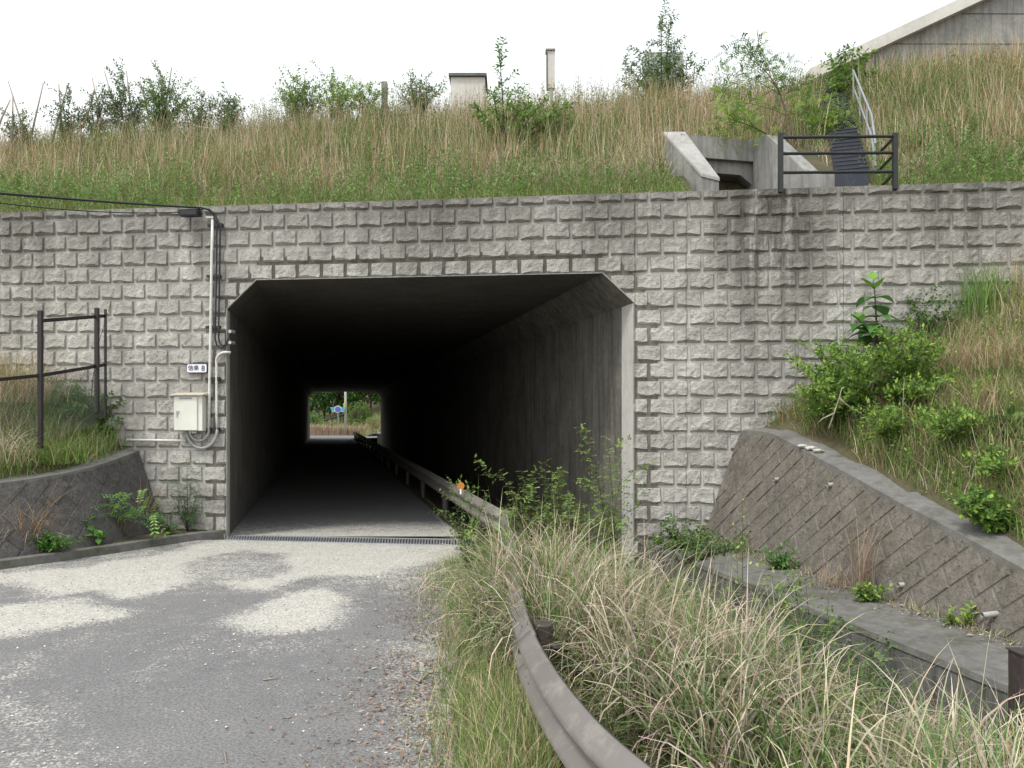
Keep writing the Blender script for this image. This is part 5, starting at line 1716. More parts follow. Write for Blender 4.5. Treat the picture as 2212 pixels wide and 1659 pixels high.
# --- leaf litter and grit beside the verge
def litter():
    r = np.random.default_rng(91)
    N = 11000
    Y_ = 3.2 + 7.5 * r.random(N) ** .9
    off = -.22 - np.abs(r.normal(.30, .46, N)) * np.interp(Y_, [3, 6, 10], [1.1, 1.15, .9])
    X_ = rail_x(Y_) + off
    k = fnoise(X_, Y_, 93, .5) > .36
    X_, Y_ = X_[k], Y_[k]; n = len(X_)
    c, i = pick([(.27, .19, .145), (.15, .095, .07), (.36, .30, .24), (.20, .125, .09)], np.tile([.4, .25, .25, .3], (n, 1)), r)
    a = r.random(n) * 6.28
    P = np.stack([X_, Y_, .008 + .012 * r.random(n)], 1); D = np.stack([np.cos(a), np.sin(a), r.normal(0, .25, n)], 1); S = np.stack([-np.sin(a), np.cos(a), r.normal(0, .4, n)], 1)
    L = .014 + .040 * r.random(n) ** 2
    vg = Veg(); vg.add(*leaves(P, D, S, L, L * (.2 + .35 * r.random(n)), c, fold=.5, droop=0, r=r))
    # sparse flecks over the whole carriageway
    n = 900; X_ = r.uniform(-7, .0, n); Y_ = r.uniform(4.5, 13, n)
    a = r.random(n) * 6.28; c, i = pick([(.25, .18, .13), (.12, .09, .07), (.5, .46, .4)], np.tile([.4, .3, .4], (n, 1)), r)
    P = np.stack([X_, Y_, .008 + .006 * r.random(n)], 1); D = np.stack([np.cos(a), np.sin(a), r.normal(0, .2, n)], 1); S = np.stack([-np.sin(a), np.cos(a), r.normal(0, .4, n)], 1)
    L = .012 + .03 * r.random(n) ** 3
    vg.add(*leaves(P, D, S, L, L * .4, c, fold=.5, droop=0, r=r))
    tag(link('leaf_litter', vg.mesh('leaf_litter'), M['litter']), 'brown dry leaf litter scattered along the road edge', 'leaf litter', kind='stuff')
    n = 1500; Y_ = r.uniform(4.5, 12.6, n); w_ = W_BASE - .02 - np.abs(r.normal(0, .13, n)) * (.4 + 1.2 * vnoise(Y_, 0 * Y_, 97, 1.0)); X_ = w_ + AX * Y_
    a = r.random(n) * 6.28; c, i = pick([(.30, .22, .15), (.17, .13, .09), (.42, .36, .27)], np.tile([.4, .3, .3], (n, 1)), r)
    P = np.stack([X_, Y_, np.interp(Y_, [1.5, 12.9], [.10, .15]) + .02 * r.random(n)], 1); D = np.stack([np.cos(a), np.sin(a), r.normal(0, .3, n)], 1); S = np.stack([-np.sin(a), np.cos(a), r.normal(0, .4, n)], 1)
    L = .02 + .05 * r.random(n) ** 2
    vd = Veg(); vd.add(*leaves(P, D, S, L, L * .35, c, fold=.5, droop=0, r=r))
    n = 900; Y_ = r.uniform(4.5, 12.6, n); k = vnoise(Y_, 0 * Y_, 98, .7) > .5; Y_ = Y_[k]; n = len(Y_); w_ = W_BASE - .03 - np.abs(r.normal(0, .07, n)); X_ = w_ + AX * Y_
    c, i = pick([GREEN, OLIVE, TAN], np.tile([.4, .3, .4], (n, 1)), r)
    vd.add(*blades(np.stack([X_, Y_, np.interp(Y_, [1.5, 12.9], [.09, .14])], 1), .06 + .16 * r.random(n), .004 + .004 * r.random(n), c, 3, .4, .9, c, r))
    tag(link('ledge_debris', vd.mesh('ledge_debris'), M['litter']), 'dry leaves and thin weeds gathered along the foot of the sloping wall', 'leaf litter', kind='stuff')
    # grit stones: low pyramids
    n = 9000; X_ = r.uniform(-8.5, .9, n); Y_ = r.uniform(4.2, 13.4, n)
    k = X_ < rail_x(Y_) - .1; X_, Y_ = X_[k], Y_[k]
    g = np.zeros(len(X_))
    for a_, pts in GRIT: g = np.maximum(g, a_ * in_poly_soft(X_, Y_, poly_px(pts), .3))
    k = r.random(len(X_)) < g + .12; X_, Y_ = X_[k], Y_[k]; n = len(X_)
    s = .004 + .007 * r.random(n) ** 2
    base = np.array([(-1, -1, 0), (1, -.8, 0), (.9, 1, 0), (-.8, .9, 0), (.1, 0, 1)])
    V = (np.stack([X_, Y_, X_ * 0 + .004], 1)[:, None, :] + base[None] * s[:, None, None] * r.uniform(.6, 1.2, (n, 5, 1))).reshape(-1, 3)
    o = np.arange(n)[:, None] * 5
    T = np.concatenate([o + np.array(t) for t in ((0, 1, 4), (1, 2, 4), (2, 3, 4), (3, 0, 4))])
    c, _ = pick([(.5, .48, .43), (.34, .32, .29), (.62, .59, .53), (.18, .17, .17)], np.tile([.4, .3, .3, .15], (n, 1)), r)
    me = fast_mesh('loose_grit', V, [T], np.repeat(np.clip(c, 0, 1), 5, 0))
    tag(link('loose_grit', me, M['litter']), 'loose pale grit lying on the asphalt', 'gravel', kind='stuff')
litter()

def twig(pts2, r0, label, name='fallen_twig'):
    G = Geo()
    for pts in pts2:
        P = [tuple(ground_hit(x, y) + (0, 0, z)) for x, y, z in pts]
        G.tube(P, [r0 * (1 - .6 * k / (len(P) - 1)) for k in range(len(P))], 5)
    return single(name, G, M['deadwood'], label, 'twig', smooth=True)
twig([[(885, 1462, .012), (905, 1478, .02), (925, 1462, .03), (952, 1456, .015)], [(905, 1478, .02), (911, 1468, .03), (918, 1460, .04)]], .011, 'forked bleached twig lying on the litter at the road edge')
twig([[(568, 1470, .008), (590, 1468, .008), (608, 1465, .008)]], .007, 'thin straight twig lying in the middle of the asphalt')
twig([[(484, 1625, .008), (487, 1640, .010), (489, 1650, .008)]], .006, 'tiny pale twig near the bottom of the road')

# ------------------------------------------------------------------ named plants
def onslope(px, py): return emb_hit(px, py)
def lf(sp, L, W, cols, **k):
    if 'pinnate' in k: sp, L = sp * .62, L * 1.15
    else: sp, L, W = sp * .52, L * 1.18, W * 1.1
    d = dict(spacing=sp, L=L, W=W, cols=cols); d.update(k); return d
MIDG = [(.10, .19, .045), (.13, .24, .05), (.075, .15, .04)]
DARKG = [(.065, .12, .035), (.09, .16, .045), (.05, .10, .03)]
DARKG2 = [(.13, .185, .085), (.16, .21, .10), (.10, .15, .065)]
YELG = [(.25, .38, .06), (.19, .33, .05), (.32, .43, .09)]

bank_herbs()
# tall willow-like tree on the crest
b = np.array((X(1428, 22.6), 22.6, Z(250, 22.6)))
r = np.random.default_rng(5)
sh = []
for (tx, ty) in ((1424, 45), (1398, 90), (1455, 95), (1475, 140), (1372, 140), (1345, 150), (1500, 175), (1330, 190), (1345, 215), (1510, 160), (1440, 75), (1412, 130), (1450, 160), (1385, 190), (1490, 205)):
    e_ = np.array((X(tx, 22.6), 22.6 + r.normal(0, .35), Z(ty, 22.6)))
    d = e_ - b; L = np.linalg.norm(d)
    ctrl = b + d * .45 + np.array((0, 0, L * .12))
    pts = np.array([(1 - t) ** 2 * b + 2 * t * (1 - t) * ctrl + t * t * e_ for t in np.linspace(0, 1, 8)])
    sh.append((pts, .025, False))
    sh.append((pts[3:], .012, True))
    for j in range(15):
        i = 1 + j % 6; a = r.random() * 6.28
        sh.append((grow(pts[i] + (pts[i + 1] - pts[i]) * r.random(), np.array((math.cos(a) * .9, math.sin(a) * .9, .8)), L * .26, 4, r, .12), .006, True))
plant('leafy_tree', b, 'bushy young tree with narrow leaves in front of the grey cabinet on the crest', 'tree', sh, lf(.055, .12, .26, MIDG + DARKG2, droop=.35), .02, M['darkbark'], seed=6, stemname='trunk', leafname='crown')

# shrub at 1100
b = onslope(1092, 335)
r = np.random.default_rng(8); Yb = b[1]
sh = []
for (tx, ty) in ((1078, 130), (1096, 190), (1060, 210), (1130, 200), (1150, 225), (1180, 250), (1028, 235), (1035, 262), (1200, 270), (1120, 240), (1075, 250), (1215, 235), (1240, 225)):
    e_ = np.array((X(tx, Yb + .5), Yb + .3 + r.normal(0, .3), Z(ty, Yb + .5)))
    d = e_ - b; L = np.linalg.norm(d); ctrl = b + d * .5 + np.array((0, 0, L * .15))
    pts = np.array([(1 - t) ** 2 * b + 2 * t * (1 - t) * ctrl + t * t * e_ for t in np.linspace(0, 1, 8)])
    sh.append((pts, .018, False)); sh.append((pts[3:], .01, True))
    for j in range(12):
        i = 1 + j % 6; a = r.random() * 6.28
        sh.append((grow(pts[i], np.array((math.cos(a) * .9, math.sin(a) * .9, .6)), L * .2, 4, r, .12), .005, True))
MIDL = [(.15, .26, .06), (.12, .22, .05), (.19, .30, .07)]
plant('slope_shrub', b, 'tall spiky-topped green shrub on the slope between the concrete pier and the pale narrow box', 'shrub', sh, lf(.05, .09, .40, MIDL, droop=.2), .02, M['darkbark'], seed=9)

# sparse sapling leaning left (pinnate)
b = onslope(1705, 330)
r = np.random.default_rng(12); Yb = b[1]
sh = []
def bez(b, e_, bend, n=9):
    d = e_ - b; ctrl = b + d * .5 + np.array(bend); return np.array([(1 - t) ** 2 * b + 2 * t * (1 - t) * ctrl + t * t * e_ for t in np.linspace(0, 1, n)])
main = bez(b, np.array((X(1605, Yb + .4), Yb + .4, Z(118, Yb + .4))), (.5, 0, .5), 12)
sh.append((main, .028, False))
for (i, tx, ty) in ((5, 1560, 150), (6, 1572, 95), (7, 1640, 70), (8, 1680, 110), (9, 1620, 70), (6, 1700, 150), (4, 1690, 190), (5, 1640, 160), (10, 1590, 85), (10, 1650, 95), (3, 1570, 220), (3, 1740, 240)):
    e_ = np.array((X(tx, Yb + .4), Yb + .4 + r.normal(0, .35), Z(ty, Yb + .4)))
    pts = bez(main[i], e_, (0, 0, .15), 6); sh.append((pts, .008, True))
plant('leaning_sapling', b, 'sparse leaning sapling with feathery leaves behind the drain headwall', 'tree', sh, lf(.085, .06, .5, MIDG + YELG[:1], start=.15, pinnate=4.5, droop=.1), .02, M['bark'], seed=13, stemname='trunk', leafname='crown')
b = onslope(1740, 345)
sh = []
main = bez(b, np.array((X(1560, b[1] + .2), b[1] + .3, Z(250, b[1] + .2))), (-.2, 0, .35), 10); sh.append((main, .018, False))
for (i, tx, ty) in ((8, 1540, 225), (7, 1580, 235), (6, 1600, 265), (5, 1640, 240), (9, 1545, 285), (7, 1570, 300), (4, 1620, 300), (6, 1560, 265), (5, 1600, 225), (3, 1660, 290), (8, 1575, 260)):
    e_ = np.array((X(tx, b[1] + .2), b[1] + .2 + r.normal(0, .35), Z(ty, b[1] + .2))); sh.append((bez(main[i], e_, (0, 0, .12), 6), .007, True))
plant('drooping_sapling', b, 'low feathery sapling spreading left over the headwall with light green leaves', 'tree', sh, lf(.06, .06, .5, YELG + MIDG[:1], start=.1, pinnate=4.5, droop=.1), .02, M['darkbark'], seed=14, stemname='trunk', leafname='crown')

def px_bush(name, px, py, tips, label, cat, leaf, seed, rad=.014, subs=4, mat='bark', sublen=.22, zf=emb_hit, dy=.3, jy=.3, group=None, base=None, bend=.12):
    r = np.random.default_rng(seed)
    b = zf(px, py) if base is None else np.array(base, float)
    Yb = b[1]; sh = []
    for (tx, ty) in tips:
        Y2 = Yb + dy + r.normal(0, jy)
        e_ = np.array((X(tx, Y2), Y2, Z(ty, Y2)))
        d = e_ - b; L = np.linalg.norm(d); ctrl = b + d * .5 + np.array((0, 0, L * bend))
        pts = np.array([(1 - t) ** 2 * b + 2 * t * (1 - t) * ctrl + t * t * e_ for t in np.linspace(0, 1, 7)])
        sh.append((pts, rad, True))
        for j in range(subs + 3 if subs > 2 else subs):
            i = 1 + j % 5; a = r.random() * 6.28
            sh.append((grow(pts[i], np.array((math.cos(a) * .9, math.sin(a) * .9, .6)), L * sublen * (.7 + .6 * r.random()), 4, r, .12), rad * .4, True))
    return plant(name, b, label, cat, sh, leaf, .01, M[mat], group, seed + 500)

px_bush('stair_bush', 1830, 215, [(1845, 92), (1815, 120), (1870, 110), (1895, 150), (1800, 150), (1850, 140), (1910, 175), (1780, 165), (1860, 180), (1830, 170), (1800, 190), (1880, 205), (1840, 215), (1790, 120), (1825, 100), (1760, 180), (1905, 190), (1815, 165), (1865, 150)], 'dense green bush at the head of the stairway beside the pale coping', 'bush', lf(.05, .10, .42, MIDG + YELG[:2], droop=.15), 41, rad=.02, subs=6)
px_bush('stair_sapling', 1770, 300, [(1725, 190), (1750, 205), (1790, 210), (1815, 235), (1720, 235), (1760, 240), (1800, 260), (1735, 260), (1830, 285), (1700, 215), (1780, 235), (1805, 225), (1840, 250), (1770, 270), (1745, 285), (1820, 265)], 'light green feathery bush overhanging the stairway', 'bush', lf(.10, .05, .5, YELG + MIDG[:1], pinnate=4, droop=.1), 42, rad=.012, subs=3)
px_bush('slope_bush', 1985, 240, [(1975, 200), (2000, 195), (2020, 215), (1960, 225), (2030, 240), (1990, 215)], 'small green bush alone on the tan grass of the right slope', 'bush', lf(.05, .09, .4, MIDG), 43)
# crest shrubs on the left
MIDL2 = [(.15, .23, .075), (.18, .27, .08), (.12, .19, .065)]
crest = [
    (40, 300, [(28, 245), (50, 250), (15, 265), (60, 270)], 'leftmost low dark shrub on the crest', DARKG2),
    (145, 290, [(135, 215), (160, 225), (120, 240), (175, 245), (150, 200)], 'small dark shrub on the crest between bean poles', DARKG2),
    (205, 285, [(195, 200), (215, 215), (230, 235), (185, 240)], 'upright dark shrub entwined round bean poles at the left', DARKG2),
    (275, 285, [(250, 175), (262, 150), (280, 190), (240, 200), (300, 215), (230, 225), (290, 235), (255, 215)], 'broad dark shrub with thin spires on the crest', DARKG2),
    (350, 280, [(340, 165), (360, 155), (375, 175), (395, 195), (325, 180), (330, 200), (400, 215), (385, 230), (350, 195), (365, 210)], 'roundest dense shrub on the left crest', MIDL2),
    (430, 270, [(425, 215), (440, 200), (455, 220), (410, 230)], 'small spiky shrub right of the roundest one', DARKG2),
    (490, 262, [(478, 205), (495, 215), (510, 210), (465, 225), (525, 235)], 'low pale shrub in the crest gap', DARKG2),
    (650, 250, [(640, 165), (660, 170), (620, 185), (680, 185), (645, 190), (610, 205), (695, 205), (665, 195), (630, 200)], 'airy light green shrub left of the marker stub', MIDL2 + YELG[:1]),
    (720, 250, [(715, 170), (745, 185), (700, 190), (765, 190), (735, 200), (780, 205)], 'second airy green shrub, beside the concrete stub', MIDL2 + YELG),
    (790, 245, [(780, 178), (800, 180), (815, 195), (770, 200)], 'yellow green shrub just before the concrete stub', YELG + MIDL2),
    (900, 250, [(885, 175), (910, 165), (925, 185), (870, 195), (940, 200), (900, 190), (955, 190)], 'dark thin-stemmed shrub left of the lidded pier', DARKG2 + MIDL2),
    (1570, 235, [(1560, 200), (1580, 195), (1545, 215), (1600, 205)], 'low shrub on the crest right of the leafy tree', MIDL2),
    (1190, 300, [(1170, 235), (1200, 240), (1225, 255), (1185, 260), (1150, 265), (1240, 270)], 'low spreading shrub at the right foot of the spiky shrub', MIDL2),
    (1760, 235, [(1690, 165), (1720, 175), (1745, 180), (1775, 185), (1700, 190)], 'thin green shrub below the sloping coping', MIDL2),
    (1960, 330, [(1950, 300), (1975, 290), (1990, 310)], 'small weed clump right of the pipe fence', MIDL2),
]
for k, (px, py, tips, lab, cols) in enumerate(crest):
    px_bush('crest_shrub' if py < 300 else 'slope_shrub', px, py, tips, lab, 'shrub', lf(.045, .085, .33, cols, droop=.15), 60 + k, rad=.012, subs=10, mat='darkbark', sublen=.36, group='shrubs along the embankment crest' if py < 300 else None)
# bean poles
poles = [((205, 590), (62, 140)), ((95, 590), (100, 260)), ((232, 640), (340, 160)), ((10, 450), (80, 290)), ((495, 600), (462, 165)), ((430, 560), (540, 155)), ((800, 470), (725, 115)), ((680, 410), (740, 210)), ((930, 430), (822, 65)), ((1050, 470), (995, 60)), ((1030, 560), (1120, 300)), ((1290, 540), (1240, 400)), ((1190, 500), (1105, 145)), ((1320, 420), (1252, 45)), ((1290, 430), (1352, 35)), ((750, 480), (810, 330))]
for k, ((x0, y0), (x1, y1)) in enumerate(poles):
    f_ = 800 / 2212. * .7577
    ax_, ay = x0 * f_, (180 + y0 / 2.765) * .7577; bx_, by = x1 * f_, (180 + y1 / 2.765) * .7577
    q = emb_hit(ax_, max(ay, 285)); Yq = q[1]
    a = np.array((X(ax_, Yq), Yq, Z(ay, Yq))); b_ = np.array((X(bx_, Yq + .3), Yq + .3, Z(by, Yq + .3)))
    d = (b_ - a); a = a - d / np.linalg.norm(d) * .4
    mid = (a + b_) / 2 + np.array((rng.normal(0, .02), 0, 0))
    G = Geo(); G.tube([a, mid, b_], [.03, .025, .014], 6)
    side = 'leaning left' if x1 < x0 else 'leaning right'
    near = ['at the far left', 'at the far left beside the tallest leaning one', 'second group from the left', 'at the left edge', 'by the upright shrub', 'crossing the upright shrub', 'standing alone in the gap', 'in the gap, thin', 'in the broad shrub, highest', 'through the broad shrub', 'low between the two dense shrubs', 'short, under the roundest shrub', 'at the left side of the roundest shrub', 'in the top of the roundest shrub', 'through the roundest shrub, crossing its neighbour', 'low in front of the gap'][k]
    single('bean_pole', G, M['bamboo'], 'weathered bean pole ' + side + ' ' + near, 'pole', 'bean poles on the left crest', smooth=True)
# dark dead stalks
for k, (xs_, y0, y1) in enumerate(((515, 600, 880), (550, 560, 880), (620, 590, 880), (635, 560, 880))):
    f_ = 800 / 2212. * .7577
    q = emb_hit((xs_ + 35) * f_, (180 + y1 / 2.765) * .7577); Yq = q[1]
    G = Geo(); G.tube([q, at(xs_ * f_, (180 + y0 / 2.765) * .7577, Yq)], [.009, .004], 5)
    single('dead_stalk', G, M['darkbark'], ['leftmost', 'second', 'third', 'rightmost'][k] + ' of the four dark dead stalks on the left slope', 'stalk', 'dark dead stalks')

# --- right bank plants
def rhit(px, py): return march(px, py, rbank_z, 4.0, 13.5, .02)
# broad-leaved plant: its large leaves are parts
def broad(px, tips, base_px, Yb, label, seed, Lf=.50):
    r = np.random.default_rng(seed)
    b = at(base_px[0], base_px[1], Yb)
    o = thing('broadleaf_plant', b, label, 'plant')
    G = Geo(); nodes = []
    for (tx, ty) in tips:
        e_ = at(tx, ty, Yb - .1); pts = bez(b, e_, (.03, 0, .03), 8); G.tube(pts, [.02, .018, .017, .015, .013, .012, .01, .008], 6); nodes.append(pts)
    link('stem', G.mesh('stem', b, smooth=True), M['bark'], o)
    for pts in nodes:
        k = 17
        for j in range(k):
            t = .18 + .82 * j / (k - 1); q = pts[int(t * 7)] ; a = j * 2.4 + r.random()
            L = Lf * (.95 if j < k - 3 else .6) * (.7 + .4 * r.random())
            el = .1 + (.9 if j >= k - 3 else .35 * t)
            D = np.array((math.cos(a), math.sin(a), el)); D /= np.linalg.norm(D); S = np.cross(D, (0, 0, 1.)); S /= np.linalg.norm(S)
            N = np.cross(S, D)
            V = []; prof = [0, .55, .95, 1.0, .75, .35, 0]
            for i_, w in enumerate(prof):
                tt = i_ / 6; c = q + D * L * tt * (1 - .12 * tt) - np.array((0, 0, 1)) * L * (.55 * tt ** 2 if j < k - 3 else .1 * tt) 
                V += [c - S * w * L * .25 + N * .02, c, c + S * w * L * .25 + N * .02]
            fs = []
            for i_ in range(6):
                a0 = i_ * 3; fs += [(a0, a0 + 3, a0 + 4, a0 + 1), (a0 + 1, a0 + 4, a0 + 5, a0 + 2)]
            V = np.array(V) - b
            col = np.array(((.085, .20, .05), (.11, .24, .05), (.16, .32, .06))[min(2, int(3 * t * r.random() + (j >= k - 3)))]) * (1 + r.normal(0, .1))
            me = fast_mesh('leaf', V, [np.array(fs)], np.tile(np.clip(col, 0, 1), (len(V), 1)), smooth=True)
            link('leaf', me, M['leaf'], o)
broad(0, [(1886, 606), (1852, 690)], (1893, 748), 12.3, 'tall broad-leaved plant with big green leaves rising against the right of the block wall', 18)
plant_base = rhit(1900, 870)
px_bush('bright_bush', 1850, 890, [(1745, 800), (1760, 760), (1790, 745), (1830, 760), (1730, 850), (1770, 830), (1850, 790), (1800, 800), (1880, 770), (1740, 880), (1820, 850), (1760, 900), (1800, 880)], 'bright yellow-green bush at the inner corner of the right bank against the wall', 'bush', lf(.027, .058, .46, YELG + MIDG, droop=.1), 101, zf=rhit, rad=.01, subs=17, dy=-.1, jy=.5, sublen=.36)
px_bush('bright_bush', 1960, 880, [(1930, 730), (1970, 715), (1990, 740), (1900, 760), (2010, 760), (1950, 790), (1890, 820), (1990, 810), (2020, 790), (1920, 850), (1970, 850), (2010, 850)], 'bright yellow-green bush in the middle of the right bank, below the broad-leaved plant', 'bush', lf(.027, .058, .46, YELG + MIDG, droop=.1), 102, zf=rhit, rad=.01, subs=18, dy=-.1, jy=.5, sublen=.36)
for k_, (bx_, by_, tp, lab_) in enumerate((
    (1800, 930, [(1735, 870), (1760, 855), (1790, 850), (1820, 865), (1850, 880), (1775, 890), (1740, 900), (1830, 900)], 'low bright bush nearest the cap of the sloping wall'),
    (1930, 960, [(1870, 900), (1900, 890), (1940, 900), (1980, 910), (1920, 920), (1885, 930), (1960, 935)], 'low yellow-green bush under the middle of the right bank'),
    (2060, 960, [(2000, 900), (2040, 880), (2080, 890), (2120, 905), (2050, 920), (2010, 935), (2095, 930)], 'low green bush among the brown grass right of the yellow-green one'),
    (2160, 1040, [(2090, 990), (2130, 975), (2170, 970), (2200, 990), (2150, 1005), (2110, 1015), (2190, 1020)], 'green weedy bush at the right edge above the creeping bush'))):
    px_bush('low_bush', bx_, by_, tp, lab_, 'bush', lf(.030, .052, .42, YELG + MIDG, droop=.1), 150 + k_, zf=rhit, rad=.006, subs=12, dy=-.05, jy=.35, sublen=.4)
px_bush('bank_shrub', 2010, 760, [(1960, 640), (1990, 625), (2030, 640), (1945, 680), (2050, 670), (2000, 680), (1975, 700), (2040, 710)], 'dark small-leaved shrub against the wall right of the broad-leaved plant', 'shrub', lf(.035, .055, .5, DARKG + MIDG), 103, zf=rhit, rad=.008, subs=6, sublen=.3)
px_bush('bank_shrub', 2100, 880, [(2060, 840), (2100, 830), (2140, 815), (2080, 870), (2160, 840), (2120, 860)], 'thin light green shrub among brown grass at the right', 'shrub', lf(.05, .07, .45, YELG + MIDG), 104, zf=rhit, rad=.008, subs=5, sublen=.3)
px_bush('bank_creeper', 2150, 1150, [(2060, 1080), (2090, 1060), (2130, 1075), (2170, 1100), (2110, 1110), (2150, 1120), (2190, 1130), (2070, 1110), (2200, 1090), (2130, 1140), (2180, 1160)], 'dense creeping green bush spilling over the cap of the sloping wall at the right', 'bush', lf(.026, .048, .6, MIDG + YELG[:2]), 105, zf=rhit, rad=.006, subs=19, sublen=.4, dy=0, jy=.2)
px_bush('bank_shrub', 2190, 960, [(2150, 900), (2180, 890), (2200, 880), (2210, 910)], 'large-leaved weed at the right edge of the picture', 'shrub', lf(.08, .15, .7, MIDG), 106, zf=rhit, rad=.008, subs=2)
# green tall tuft by the wall (right)
def tuft(name, base, n, L, W, cols, wts, label, cat, seed, lean=.2, curve=.8, seg=4, spread=.08, group=None):
    r = np.random.default_rng(seed)
    b = np.array(base, float)
    P = b + np.stack([r.normal(0, spread, n), r.normal(0, spread, n), np.zeros(n)], 1)
    c, i = pick(cols, np.tile(wts, (n, 1)), r)
    vg = Veg(); vg.add(*blades(P, L * (.55 + .5 * r.random(n)), W * (.7 + .6 * r.random(n)), c * .85, seg, lean, curve, c * 1.12, r))
    o = link(name, vg.mesh(name, b), M['grass'], None, tuple(b)); return tag(o, label, cat, group)
tuft('grass_tuft', rhit(2125, 690), 260, 1.05, .014, [(.12, .25, .05), BRIGHT, STRAW], [.6, .4, .1], 'tall fresh green grass tuft against the block wall at the right', 'grass tuft', 201, .15, .5, spread=.18)
tuft('dry_grass_tuft', rhit(2190, 640), 300, .9, .007, [TAN, RUST, STRAW], [.4, .5, .3], 'tall rusty dry grass tuft in the right corner against the wall', 'grass tuft', 202, .2, .6, spread=.3)
for k, (px, py, n, lab) in enumerate(((2090, 800, 420, 'arching tan grass tuft, uppermost on the right bank'), (2180, 800, 500, 'arching rusty grass tuft at the right edge of the bank'), (2150, 900, 420, 'arching tan grass tuft low on the right bank'))):
    tuft('arching_grass_tuft', rhit(px, py), n, .75, .006, [TAN, RUST, STRAW, OLIVE], [.4, .4, .3, .15], lab, 'grass tuft', 210 + k, .35, 1.2, 4, .32)
# bleached dead branches
def dead(pxs, Y, label, r0=.012):
    G = Geo()
    for line in pxs: G.tube([at(x, y, Y + .03 * i) for i, (x, y) in enumerate(line)], [r0 * (1 - .6 * i / (len(line) - 1)) for i in range(len(line))], 5)
    return single('dead_branch', G, M['deadwood'], label, 'branch', smooth=True)
dead([[(1790, 925), (1802, 890), (1812, 860), (1818, 838)], [(1812, 860), (1825, 872), (1845, 885), (1850, 905)], [(1800, 893), (1775, 905), (1765, 915)]], 10.4, 'bleached forked dead branch in front of the bright bush')
dead([[(1880, 845), (1890, 820), (1905, 800)], [(1905, 800), (1925, 830), (1935, 850)], [(1890, 820), (1870, 838)]], 11.0, 'bleached dead branch lying inside the bright bush')
dead([[(1665 + 470, 1010), (2120, 990), (2105, 950), (2098, 920)]], 8.6, 'thin pale arching cane on the grassy bank at the right', .006)
for k, (px, py) in enumerate(((1733, 951), (1752, 964), (1766, 962))):
    Yk = 11.0 - .1 * k
    G = Geo(); c = at(px, py, 11.05 - k * .12); c[2] = float(rtop_z(c[1])) + .05
    rr = .05 + .01 * (k % 2)
    bm = bmesh.new(); bmesh.ops.create_icosphere(bm, subdivisions=2, radius=rr)
    rs = np.random.default_rng(k + 300)
    for v in bm.verts: v.co = v.co * (1 + rs.normal(0, .12)); v.co.z *= .6; v.co.x *= 1.4
    me = bpy.data.meshes.new('loose_stone'); bm.to_mesh(me); bm.free()
    o = link('loose_stone', me, M['stone'], None, tuple(c)); tag(o, ['pale stone nearest the wall on the retaining-wall cap', 'middle one of the three pale stones on the cap', 'pale stone farthest right on the retaining-wall cap'][k], 'stone', 'loose stones on the cap')

# --- ledge weeds (right)
def base_at(px, py, z): 
    Y = (CAM_H - z) * F / (py - 900.); return np.array((X(px, Y), Y, z))
def weed(name, px, py, z, tips, lab, cat, leaf, seed, **k):
    return px_bush(name, px, py, tips, lab, cat, leaf, seed, base=base_at(px, py, z), dy=0, jy=.06, **k)
weed('ledge_weed', 1682, 1232, .12, [(1660, 1190), (1680, 1178), (1700, 1190), (1650, 1210), (1710, 1205), (1690, 1200), (1670, 1205), (1720, 1220)], 'rounded green weed on the ledge at the foot of the sloping wall', 'weed', lf(.028, .05, .5, [(.10, .22, .07), (.13, .26, .07)]), 301, rad=.005, subs=4, sublen=.4)
weed('ledge_weed', 1865, 1300, .12, [(1850, 1265), (1870, 1258), (1890, 1270), (1840, 1280), (1905, 1290), (1880, 1285), (1920, 1275)], 'low yellow-green weed on the ledge beside the dry stems', 'weed', lf(.03, .05, .5, YELG + MIDG), 302, rad=.004, subs=3, sublen=.4)
weed('ledge_weed', 2055, 1350, .12, [(2048, 1320), (2058, 1312), (2064, 1330), (2045, 1335)], 'small pale green weed, left one of a pair at the wall foot', 'weed', lf(.03, .06, .4, YELG), 303, rad=.004, subs=1)
weed('ledge_weed', 2092, 1355, .12, [(2085, 1310), (2098, 1300), (2104, 1318), (2080, 1325)], 'small pale green weed, right one of a pair at the wall foot', 'weed', lf(.03, .07, .35, YELG), 304, rad=.004, subs=1)
weed('corner_weed', 1470, 1195, .05, [(1430, 1130), (1455, 1115), (1480, 1125), (1410, 1160), (1500, 1150), (1440, 1150), (1520, 1140), (1545, 1150), (1490, 1165), (1400, 1175), (1560, 1165)], 'spreading green bush at the foot of the block wall right of the underpass mouth', 'bush', lf(.03, .05, .5, MIDG + YELG[:1] + DARKG[:1]), 305, rad=.006, subs=6, sublen=.35)
px_bush('low_branch', 1480, 1200, [(1440, 1170), (1500, 1150), (1560, 1165), (1600, 1175), (1620, 1185), (1580, 1190), (1530, 1200), (1500, 1220), (1650, 1190)], 'dark low horizontal spray reaching right over the channel ledge', 'shrub', lf(.025, .035, .55, DARKG + MIDG), 306, rad=.006, subs=6, sublen=.25, base=at(1470, 1225, 8.8), dy=0, jy=.15)
tuft('dry_stem_clump', base_at(1858, 1285, .12), 90, 1.0, .006, [(.30, .20, .14), TAN], [.6, .3], 'upright brown dry stem clump leaning on the sloping wall', 'grass tuft', 307, .12, .5, 5, .05)
tuft('ledge_grass_tuft', base_at(1600, 1195, .12), 120, .42, .006, [TAN, OLIVE, GREEN], [.4, .3, .3], 'sparse dry tuft on the ledge near the underpass mouth', 'grass tuft', 308, .4, .9, 4, .12)
tuft('ledge_grass_tuft', base_at(1790, 1270, .12), 110, .5, .005, [(.33, .24, .18), TAN], [.5, .5], 'arching pale dry tuft on the ledge left of the upright brown stems', 'grass tuft', 309, .5, 1.2, 5, .1)

